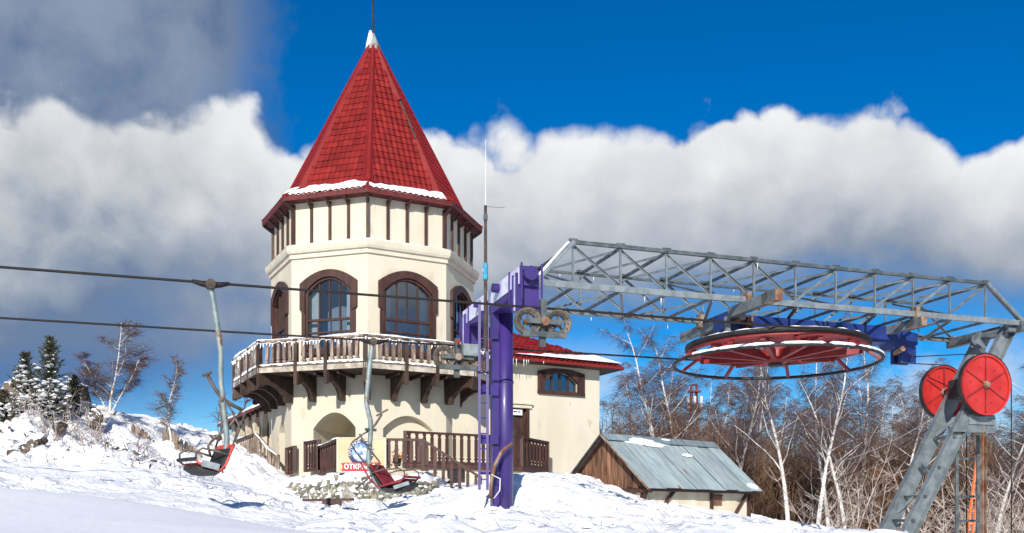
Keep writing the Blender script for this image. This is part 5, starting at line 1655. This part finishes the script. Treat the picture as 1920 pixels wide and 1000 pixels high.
# corrugated sheets
sl2 = math.hypot(HW, ZRg - ZEv)
upS = Vector((0, HW / sl2, (ZRg - ZEv) / sl2)); nS = Vector((0, -(ZRg - ZEv) / sl2, HW / sl2))
def sheet(x0, x1, d0, d1, lift, side):
    mb = MB(); n = max(6, int((x1 - x0) / .022)); vs = []
    for i in range(n + 1):
        x = x0 + (x1 - x0) * i / n
        cz = .022 * math.cos(2 * PI * x / .12)
        for d in (d0, d1):
            p = Vector((x, -.18 * HW / sl2, ZEv - .18 * (ZRg - ZEv) / sl2)) + upS * d + nS * (cz + lift)
            if side: p.y = 2 * HW - p.y
            vs.append(p)
    mb.add(vs, [(2 * i, 2 * i + 2, 2 * i + 3, 2 * i + 1) for i in range(n)], SHM)
    return mb
edges = [-.12, .82, 1.75, 2.72, 3.62, 4.50, 5.40, 6.20, 6.98]
for i in range(8):
    d1 = sl2 + .02
    sheet(edges[i] - .04, edges[i + 1] + .04, 0 + .015 * (i % 3), d1, .04 + .035 * (i % 2), 0).build('roof_sheet', M['shedroof'], shed)
    sheet(edges[i] - .04, edges[i + 1] + .04, 0, sl2 + .1, .04 + .035 * (i % 2), 1).build('roof_sheet', M['shedroof'], shed)
def slopebox(mb, x0, x1, d0, d1, h):
    base = Vector((0, -.18 * HW / sl2, ZEv - .18 * (ZRg - ZEv) / sl2))
    c = [base + Vector((x, 0, 0)) + upS * d for x, d in ((x0, d0), (x1, d0), (x1, d1), (x0, d1))]
    return mb.add(c_list(c, nS * .11, nS * (.11 + h)), [(0, 1, 2, 3), (4, 7, 6, 5), (0, 4, 5, 1), (1, 5, 6, 2), (2, 6, 7, 3), (3, 7, 4, 0)], SHM)
def c_list(c, a, b): return [p + a for p in c] + [p + b for p in c]
for x0, x1 in ((-.12, 2.2), (2.15, 4.6), (4.55, 6.98)):
    slopebox(MB(), x0, x1, sl2 - .28, sl2 + .17, .02).build('ridge_sheet', M['shedroof'], shed)
for sd in (0, 1):
    a = Vector((-.14, -.14, ZEv - .13)); b = Vector((-.14, HW, ZRg + .03))
    if sd: a.y = 2 * HW - a.y
    MB().beam(a, b, .05, .13, up=(1, 0, 0)).build('verge_board', M['rusty'] if not sd else M['galv_dark'], shed, M=SHM)
    MB().beam(a + Vector((.13, 0, -.10)), b + Vector((.13, 0, -.10)), .09, .12, up=(1, 0, 0)).build('verge_rafter', M['brown_dark'], shed, M=SHM)
def blob_snow(mb, cx, cd, rx, rd, h, seed):
    rnd = random.Random(seed); n = 18
    base = Vector((0, -.18 * HW / sl2, ZEv - .18 * (ZRg - ZEv) / sl2))
    vs = [base + Vector((cx, 0, 0)) + upS * cd + nS * (.12 + h)]
    for ring, (f, hh) in enumerate(((.6, h * .8), (1, 0))):
        for i in range(n):
            a = 2 * PI * i / n; q = f * (1 + rnd.uniform(-.25, .25))
            vs.append(base + Vector((cx + rx * q * math.cos(a), 0, 0)) + upS * (cd + rd * q * math.sin(a)) + nS * (.085 + hh))
    fs = [(0, 1 + i, 1 + (i + 1) % n) for i in range(n)] + [(1 + i, 1 + n + i, 1 + n + (i + 1) % n, 1 + (i + 1) % n) for i in range(n)]
    return mb.add(vs, fs, SHM)
for i, a in enumerate(((1.9, sl2 - .15, 1.0, .26, .07), (2.6, sl2 - .35, .7, .22, .06), (3.6, sl2 + .05, .5, .12, .05), (4.15, sl2 - 1.0, .32, .12, .04), (6.6, .35, .35, .2, .06))):
    blob_snow(MB(), *a, i).build('roof_snow', M['snow_fine'], shed, True)

# distant red radio mast
rm = thing('radio_mast', P(1301, 985, 190), 'red lattice radio mast standing far behind the birches', 'mast')
mc = P(1301, 985, 190)
lv = [(-2, 1.6), (8, 1.4), (16, 1.15), (22, .95), (28, .75)]
for i in range(4):
    a = R(45 + 90 * i)
    MB().tube([mc + Vector((r * math.cos(a), r * math.sin(a), z)) for z, r in lv], .14, 4).build('leg', M['mastred'], rm)
for (z0, r0), (z1, r1) in zip(lv[:-1], lv[1:]):
    for i in range(4):
        a, b = R(45 + 90 * i), R(135 + 90 * i)
        MB().tube([mc + Vector((r0 * math.cos(a), r0 * math.sin(a), z0)), mc + Vector((r1 * math.cos(b), r1 * math.sin(b), z1))], .09, 4).build('brace', M['mastred'], rm)
        MB().tube([mc + Vector((r1 * math.cos(a), r1 * math.sin(a), z1)), mc + Vector((r1 * math.cos(b), r1 * math.sin(b), z1))], .09, 4).build('brace', M['mastred'], rm)
for z, r in ((23, 1.7), (26.5, 1.5)):
    MB().lathe([(0, z), (r, z), (r, z + .3), (0, z + .3)], 10, Matrix.Translation((mc.x, mc.y, mc.z))).build('platform', M['mastred'], rm)
for i in range(3):
    MB().tube([mc + Vector((1.3 - i * 1.3, -1.0, 23.4)), mc + Vector((1.3 - i * 1.3, -1.0, 25.6))], .28, 6).build('aerial', M['wire'], rm)

# ------------------------------------------------------------------ trees
def tube_np(V, Fc, pts, rs, n=3):
    """append a small tube to python lists"""
    b = len(V); k = len(pts)
    prev = None
    for i in range(k):
        d = pts[min(i + 1, k - 1)] - pts[max(i - 1, 0)]
        d.normalize()
        if prev is None:
            u = Vector((0, 0, 1)) if abs(d.z) < .85 else Vector((1, 0, 0))
            a = d.cross(u).normalized()
        else:
            a = prev - d * prev.dot(d)
            if a.length < 1e-5: a = d.orthogonal()
            a.normalize()
        prev = a; c = d.cross(a)
        for j in range(n):
            t = 2 * PI * j / n
            V.append(pts[i] + (a * math.cos(t) + c * math.sin(t)) * rs[i])
    for i in range(k - 1):
        for j in range(n):
            j2 = (j + 1) % n
            Fc.append((b + i * n + j, b + i * n + j2, b + (i + 1) * n + j2, b + (i + 1) * n + j))
def birch(seed, H, r0, lean=0.0, limbs=16, twigs=34, spread=.28, droop=.5, clear=.22, fork=False, twig_r=.010):
    """returns (trunk+limb mesh data, twig mesh data) for a bare birch, base at origin"""
    rnd = random.Random(seed)
    TV, TF, CV, CF = [], [], [], []
    def wander(p, d, L, n, wob, grav):
        pts = [p.copy()]; d = d.normalized()
        for i in range(n):
            d = (d + Vector((rnd.gauss(0, wob), rnd.gauss(0, wob), rnd.gauss(0, wob * .6) + grav))).normalized()
            pts.append(pts[-1] + d * (L / n))
        return pts
    trunks = [(Vector((0, 0, 0)), Vector((lean, rnd.uniform(-.05, .05), 1)), H, r0)]
    if fork:
        trunks = [(Vector((0, 0, 0)), Vector((lean + dx, rnd.uniform(-.2, .2), 1)), H * f, r0 * q) for dx, f, q in ((-.40, .66, .6), (.02, 1.0, 1.0), (.34, .66, .6))]
    for p, d, L, r in trunks:
        tp = wander(p, d, L, 12, .055, .02)
        rs = [r * (1 - .93 * (i / 12) ** .9) + .006 for i in range(13)]
        tube_np(TV, TF, tp, rs, 6)
        for i in range(limbs):
            f = clear + (1 - clear) * ((i + rnd.random()) / limbs)
            f = min(f, .97)
            q = f * 12; k = int(q); b = tp[k].lerp(tp[min(k + 1, 12)], q - k)
            a = rnd.uniform(0, 2 * PI)
            up = rnd.uniform(.7, 1.5)
            dd = Vector((math.cos(a), math.sin(a), up))
            LL = L * spread * (1.15 - .85 * f) * rnd.uniform(.7, 1.3) + L * .05
            lp = wander(b, dd, LL, 5, .14, -.02)
            lr = max(rs[k] * .42, .012)
            tube_np(TV, TF, lp, [lr * (1 - .8 * j / 5) + .004 for j in range(6)], 4)
            for j in range(twigs):
                g = rnd.uniform(.2, 1.0) * 5; kk = min(int(g), 4); tb = lp[kk].lerp(lp[kk + 1], g - kk)
                a2 = rnd.uniform(0, 2 * PI)
                td = Vector((math.cos(a2), math.sin(a2), rnd.uniform(-.2, .8)))
                tl = LL * rnd.uniform(.18, .5)
                wp = wander(tb, td, tl, 3, .2, -droop * .5)
                tube_np(CV, CF, wp, [twig_r, twig_r * .8, twig_r * .6, twig_r * .3], 3)
                for _ in range(2):
                    a3 = rnd.uniform(0, 2 * PI)
                    q0 = wp[rnd.choice((1, 2))]
                    sp = wander(q0, Vector((math.cos(a3), math.sin(a3), rnd.uniform(-.5, .5))), tl * rnd.uniform(.3, .7), 2, .2, -droop)
                    tube_np(CV, CF, sp, [twig_r * .6, twig_r * .5, twig_r * .25], 3)
    def mk(name, V, Fc, mat, smooth=True):
        me = bpy.data.meshes.new(name)
        me.from_pydata([tuple(v) for v in V], [], Fc)
        me.materials.append(mat)
        me.polygons.foreach_set('use_smooth', [smooth] * len(me.polygons)); me.update()
        return me
    return mk, TV, TF, CV, CF
def tree_meshes(seed, trunk_mat='birch', twig_mat='twig', **kw):
    mk, TV, TF, CV, CF = birch(seed, **kw)
    return mk('trunk', TV, TF, M[trunk_mat]), mk('crown', CV, CF, M[twig_mat])
far_kinds = [tree_meshes(100 + i, H=11, r0=.135, lean=rl, limbs=17, twigs=52, spread=.26, droop=dr, twig_r=.0085, clear=cl_) for i, (rl, dr, cl_) in enumerate(((.05, .55, .3), (-.08, .7, .25), (.0, .45, .35), (.14, .6, .3), (-.02, .35, .2)))]
brown_kinds = [tree_meshes(200 + i, 'twig', 'brush', H=8, r0=.07, lean=.0, limbs=18, twigs=26, spread=.24, droop=.05, twig_r=.009, clear=.12) for i in range(3)]
def plant_tree(name, meshes, px, py_top, Y, label, cat, group, H=11.0, yaw=0.0, wide=1.0):
    p = P(px, 985, Y)
    z0 = gz(p.x, p.y) - .15
    ht = (985 - py_top) / F * Y - z0
    s = ht / H
    root = thing(name, (p.x, p.y, z0), label, cat, group)
    Mt = Matrix.Translation((p.x, p.y, z0)) @ Matrix.Rotation(yaw, 4, 'Z') @ Matrix.Diagonal((s * wide, s * wide, s, 1))
    put('trunk', meshes[0], root, Mt); put('crown', meshes[1], root, Mt)
    return root
rnd = random.Random(21)
TREES = [(1232, 622, 52, 0, 'tall slim birch rising just clear of the annex roof'), (1282, 606, 55, 2, 'tall birch whose top stands behind the rim of the red wheel, nearest the annex'),
         (1212, 690, 60, 4, 'thin birch between the annex corner and the tall birches'),
         (1372, 640, 50, 3, 'birch with white trunk behind the shed roof'), (1400, 660, 58, 1, 'birch behind the middle of the shed ridge'),
         (1478, 622, 44, 0, 'bright white birch trunk just past the end of the shed'), (1432, 690, 62, 2, 'birch between the shed end and the forked white trunks'),
         (1532, 612, 43, 3, 'bold white birch leaning under the red wheel'), (1556, 640, 47, 1, 'birch with drooping twigs behind the wheel guard hoop'),
         (1602, 655, 52, 4, 'slender birch below the blue carriage beam'), (1585, 700, 46, 2, 'low birch with crooked limbs in the thicket'),
         (1655, 700, 56, 1, 'drooping birch left of the leaning frame'), (1690, 690, 50, 0, 'birch behind the leaning frame leg'),
         (1742, 735, 60, 3, 'birch between the two frame legs'), (1868, 745, 46, 2, 'white birch just beyond the rusty post'),
         (1893, 700, 52, 4, 'birch right of the rusty post, partly out of view'), (1925, 720, 48, 1, 'birch at the very edge of the picture'),
         (1815, 760, 60, 0, 'birch seen through the ladder of the support frame'), (1330, 720, 66, 4, 'faint birch beside the distant radio mast'), (1350, 760, 60, 1, 'short birch above the shed ridge')]
for i, (px, top, Y, k, lab) in enumerate(TREES):
    plant_tree('birch_tree', far_kinds[k], px, top, Y, lab, 'tree', 'birches behind the lift', 11, rnd.uniform(0, 6.28), rnd.uniform(.9, 1.2))
for i in range(18):
    px = 1180 + 43 * i + rnd.uniform(-16, 16)
    plant_tree('birch_tree', far_kinds[(i * 3 + 1) % 5], px, rnd.uniform(690, 770), rnd.uniform(60, 76), 'thin birch standing deep in the wood behind the lift', 'tree', 'birches deep in the wood', 11, rnd.uniform(0, 6.28), rnd.uniform(.8, 1.1))
for i in range(26):
    px = 1135 + 31 * i + rnd.uniform(-10, 10)
    plant_tree('young_tree', brown_kinds[i % 3], px, rnd.uniform(745, 830) - (25 if 1440 < px < 1640 else 0), rnd.uniform(56, 74), 'bare brown young tree in the wood behind the lift', 'tree', 'young trees of the wood', 8, rnd.uniform(0, 6.28), rnd.uniform(1.1, 1.7))
# brushwood as one tangled mass
def brush(name, mat, n, region, hts, label, seed, r=.012, fan=.35, kids=7):
    rnd = random.Random(seed); V, Fc = [], []
    for _ in range(n):
        px = rnd.uniform(*region[0]); Y = rnd.uniform(*region[1])
        x = (px - 960) / F * Y
        z = gz(x, Y) - .1
        H = rnd.uniform(*hts)
        d = Vector((rnd.gauss(0, fan), rnd.gauss(0, fan), 1)).normalized()
        p = Vector((x, Y, z)); pts = [p]
        for i in range(4):
            d = (d + Vector((rnd.gauss(0, .13), rnd.gauss(0, .13), .02))).normalized()
            pts.append(pts[-1] + d * H / 4)
        tube_np(V, Fc, pts, [r * 1.6, r * 1.3, r, r * .8, r * .4], 3)
        for j in range(kids):
            q = rnd.choice(pts[1:4]); a = rnd.uniform(0, 6.28)
            dd = Vector((math.cos(a), math.sin(a), rnd.uniform(.3, 1.3))).normalized()
            l = H * rnd.uniform(.12, .34)
            e = q + dd * l * .5; f = e + (dd + Vector((rnd.gauss(0, .3), rnd.gauss(0, .3), rnd.gauss(0, .3)))).normalized() * l * .5
            tube_np(V, Fc, [q, e, f], [r * .7, r * .6, r * .3], 3)
    me = bpy.data.meshes.new(name); me.from_pydata([tuple(v) for v in V], [], Fc); me.materials.append(M[mat]); me.update()
    return tag(put(name, me), label, 'brushwood', kind='stuff')
brush('brushwood', 'brush', 7600, ((1125, 1990), (50, 76)), (2.0, 7.4), 'tangled brown brushwood filling the wood behind the lift', 1, .018, .16, 8)
brush('frosted_scrub', 'twig_frost', 110, ((1500, 1990), (40, 50)), (1.6, 5.0), 'pale frosted scrub in front of the brown wood', 2, .014, .42, 18)

# left-hand mound: birches, firs, rocks, fence
lb1 = tree_meshes(305, H=4.4, r0=.055, lean=0, limbs=14, twigs=64, spread=.34, droop=.06, clear=.18, fork=True, twig_r=.0062)
lb2 = tree_meshes(302, H=4.0, r0=.045, lean=.02, limbs=22, twigs=46, spread=.24, droop=-.03, clear=.2, twig_r=.0060)
lb3 = tree_meshes(303, 'twig', H=2.6, r0=.02, lean=0, limbs=10, twigs=7, spread=.3, droop=.0, clear=.15, twig_r=.005)
plant_tree('birch_tree', lb1, 205, 602, 32, 'forked white birch on top of the snowy mound', 'tree', None, 4.4, .4, 1.15)
plant_tree('birch_tree', lb2, 322, 676, 30, 'slender straight birch before the plank fence', 'tree', None, 4.0, 1.0)
plant_tree('birch_sapling', lb3, 408, 738, 39, 'thin bare sapling on the ridge behind the hanging chair', 'tree', None, 2.6, 2.0)
plant_tree('birch_sapling', lb3, 262, 800, 28, 'small bare shrub on the slope below the fence', 'shrub', None, 2.6, .5, 1.6)
plant_tree('birch_sapling', lb3, 170, 812, 25, 'small bare shrub poking out of the snow below the forked birch', 'shrub', None, 2.6, 3.5, 1.3)
plant_tree('birch_sapling', lb3, 448, 716, 44, 'thin sapling showing between the chair and the balcony', 'tree', None, 2.6, 1.2, 1.5)
def fir(seed, H, base_r):
    rnd = random.Random(seed)
    TV, TF, NV, NF, SV, SF = [], [], [], [], [], []
    tube_np(TV, TF, [Vector((0, 0, 0)), Vector((0, 0, H * .5)), Vector((0, 0, H))], [.05, .03, .006], 6)
    z = .12
    while z < H * .985:
        f = z / H
        rr = base_r * (1 - f) ** .85 + .05
        nb = rnd.randint(5, 7)
        a0 = rnd.uniform(0, 6)
        for b in range(nb):
            a = a0 + 2 * PI * b / nb + rnd.uniform(-.25, .25)
            L = rr * rnd.uniform(.35, 1.35)
            el = rnd.uniform(-.05, .25) + .55 * f
            d = Vector((math.cos(a), math.sin(a), el))
            p0 = Vector((0, 0, z)); mid = p0 + d * L * .55; p1 = mid + (d + Vector((0, 0, .35))) * L * .45
            tube_np(TV, TF, [p0, mid, p1], [.012, .008, .003], 3)
            m = max(5, int(L / .026))
            for k in range(m):
                t = (k + rnd.random()) / m
                q = p0.lerp(mid, t * 2) if t < .5 else mid.lerp(p1, t * 2 - 1)
                for _ in range(3):
                    nd = (d.normalized() * .8 + Vector((rnd.gauss(0, .8), rnd.gauss(0, .8), rnd.gauss(.1, .5)))).normalized()
                    ln = rnd.uniform(.06, .12); sd = nd.orthogonal().normalized() * .013
                    b_ = len(NV); NV.extend([q - sd, q + sd, q + nd * ln]); NF.append((b_, b_ + 1, b_ + 2))
            # snow pads on the lower boughs
            for _p in range(3 if f < .45 else 1):
              if rnd.random() < max(0, 1.05 - 1.15 * f):
                  c = p0.lerp(mid, rnd.uniform(.4, 1)).lerp(p1, rnd.uniform(0, .9)) + Vector((0, 0, .02)); s = rnd.uniform(.03, .13)
                  b_ = len(SV); n = 6
                  SV.append(c + Vector((0, 0, s * .55)))
                  for i in range(n):
                      t = 2 * PI * i / n; q = s * rnd.uniform(.7, 1.3)
                      SV.append(c + Vector((q * math.cos(t), q * math.sin(t), rnd.uniform(-.02, .02))))
                  SV.append(c - Vector((0, 0, s * .3)))
                  SF.extend([(b_, b_ + 1 + i, b_ + 1 + (i + 1) % n) for i in range(n)] + [(b_ + n + 1, b_ + 1 + (i + 1) % n, b_ + 1 + i) for i in range(n)])
        z += rnd.uniform(.055, .085)
    o = []
    for nm, V, Fc, m in (('trunk', TV, TF, 'bark'), ('crown', NV, NF, 'needle'), ('bough_snow', SV, SF, 'snow_fine')):
        me = bpy.data.meshes.new(nm); me.from_pydata([tuple(v) for v in V], [], Fc); me.materials.append(M[m]); me.update(); o.append(me)
    return o
for i, (px, top, Y, br, lab) in enumerate(((95, 630, 28, .62, 'taller dark fir loaded with snow on the mound'), (48, 660, 29, .60, 'smaller snowy fir at the left end of the mound'), (140, 706, 29.5, .55, 'short snow-caked fir beside the forked birch'),
                                           (8, 735, 27, .6, 'low snow-covered fir at the edge of the picture'))):
    p = P(px, 985, Y); z0 = gz(p.x, p.y) - .1; H = (985 - top) / F * Y - z0
    root = thing('fir_tree', (p.x, p.y, z0), lab, 'tree', 'firs on the snowy mound')
    for me in fir(50 + i, H, br):
        o = put(me.name.split('.')[0], me, root, Matrix.Translation((p.x, p.y, z0)))
        if 'snow' in me.name: o['kind'] = 'stuff'
# rocks
def rock(name, px, py, Y, size, seed, label, rot=0):
    p = P(px, py, Y)
    me = lump_mesh('rock', M['rock'], seed, 4, .10, cuts=14)
    co = np.zeros(len(me.vertices) * 3); me.vertices.foreach_get('co', co); co = co.reshape(-1, 3)
    n = vnoise(co[:, 0] * 3 + co[:, 2] * 2, co[:, 1] * 3 - co[:, 2], seed) + .6 * np.abs(vnoise(co[:, 0] * 6 + co[:, 2] * 5, co[:, 1] * 6, seed + 3))
    co *= (1 + .22 * n)[:, None]
    me.vertices.foreach_set('co', co.ravel()); me.update()
    o = put(name, me, None, Matrix.Translation(p) @ Matrix.Rotation(rot, 4, 'Z') @ Matrix.Diagonal((*size, 1)))
    return tag(o, label, 'rock', 'rocks on the snowy mound')
rock('rock', 145, 745, 31, (.42, .4, .85), 1, 'tall dark rock pillar between the firs and the forked birch', .4)
rock('rock', 40, 735, 31.5, (.7, .5, .75), 2, 'brown rock hump behind the smallest firs')
rock('rock', 176, 790, 29, (.28, .3, .36), 3, 'small snow-capped rock at the foot of the forked birch')
rock('rock', 112, 800, 27, (.24, .3, .22), 4, 'dark rock peeping from snow below the tallest fir')
rock('rock', 45, 852, 24.5, (.42, .4, .40), 5, 'long rock ledge low on the mound near the picture edge')
rock('rock', 130, 862, 24, (.42, .35, .24), 6, 'rock showing through drifted snow in the middle of the mound')
rock('rock', 238, 882, 23.5, (.34, .3, .24), 7, 'pointed rock at the lower end of the mound')
rock('rock', 282, 868, 24.5, (.2, .2, .14), 8, 'small rock near the lower end of the mound')
rock('rock', 392, 820, 37, (.55, .5, .30), 9, 'rock outcrop on the ridge behind the hanging chair')
rock('rock', 20, 815, 26.5, (.3, .3, .3), 11, 'dark rock right at the picture edge under the low fir', .3)
rock('rock', 70, 826, 25.6, (.3, .25, .22), 12, 'flat rock below the two bigger firs', 1.2)
rock('rock', 205, 848, 25.5, (.26, .25, .3), 13, 'steep dark rock under the forked birch slope', .8)
rock('rock', 250, 862, 24.6, (.36, .28, .36), 14, 'dark ragged rock at the lower right end of the mound', 2.1)
rock('rock', 310, 872, 25.0, (.16, .2, .12), 15, 'small rock below the slender birch', .5)
rock('rock', 100, 870, 23.5, (.2, .2, .16), 10, 'little rock between the two ledges')
brush('dry_twigs', 'twig', 120, ((20, 400), (22.5, 28)), (.25, .95), 'dark dry twigs sticking out of the snowy mound', 3, .006, .4, 7)
brush('frosted_twigs', 'twig_frost', 150, ((-20, 190), (26.5, 29.5)), (.3, 1.2), 'frosted pale twigs among the firs on the mound', 4, .007, .35, 9)
mb = MB(); rnd = random.Random(77)
for cx_, cy_, sp_, n_ in ((35, 26.0, 26, 26), (62, 24.8, 30, 30), (130, 24.6, 24, 18), (245, 24.2, 24, 26), (180, 25.6, 20, 12), (285, 24.6, 16, 10)):
    for _ in range(n_):
        p = P(cx_ + rnd.gauss(0, sp_), 985, cy_ + rnd.gauss(0, .5)); r = rnd.uniform(.05, .15)
        p.z = gz(p.x, p.y) + .15 * r
        mb.add([p + Vector((rnd.uniform(-1, 1), rnd.uniform(-1, 1), rnd.uniform(-.8, .8))) * r for _ in range(6)], [(0, 1, 2), (0, 2, 3), (0, 3, 4), (0, 4, 1), (5, 2, 1), (5, 3, 2), (5, 4, 3), (5, 1, 4)])
tag(mb.build('rock_chips', M['rock']), 'dark broken rock chips showing through the snow of the mound', 'rocks', kind='stuff')
# plank fence
rnd = random.Random(14)
for lab, pts in (('upper run of the broken grey plank fence on the ridge', [(250, 796, 31.5), (258, 800, 31.4), (266, 804, 31.2), (273, 810, 31.0), (280, 818, 30.8), (288, 826, 30.5), (296, 832, 30.2)]),
                 ('lower run of the broken grey plank fence beside the slender birch', [(308, 802, 32), (316, 806, 31.8), (324, 810, 31.6), (332, 816, 31.4), (340, 824, 31.2), (349, 828, 31), (358, 834, 30.8), (366, 840, 30.6), (374, 846, 30.4)])):
    a = P(*pts[0])
    ft = thing('plank_fence', (a.x, a.y, a.z - .8), lab, 'fence', 'old plank fence on the ridge')
    for px, py, Y in pts:
        p = P(px, py, Y); g0 = gz(p.x, p.y)
        hh = max(p.z - g0 + .35, .5)
        MB().prism([(-.075, -hh), (.075, -hh), (.075, -.05), (0, .02), (-.075, -.06)], -.015, .015, Matrix.Translation(p) @ Matrix.Rotation(rnd.uniform(-.5, -.2), 4, 'Z') @ Matrix.Rotation(rnd.uniform(-.12, .16), 4, 'Y')).build('plank', M['greywood'], ft)
    b = P(*pts[-1])
    MB().beam(a - Vector((0, -.03, .3)), b - Vector((0, -.03, .3)), .04, .08).build('rail', M['greywood'], ft)
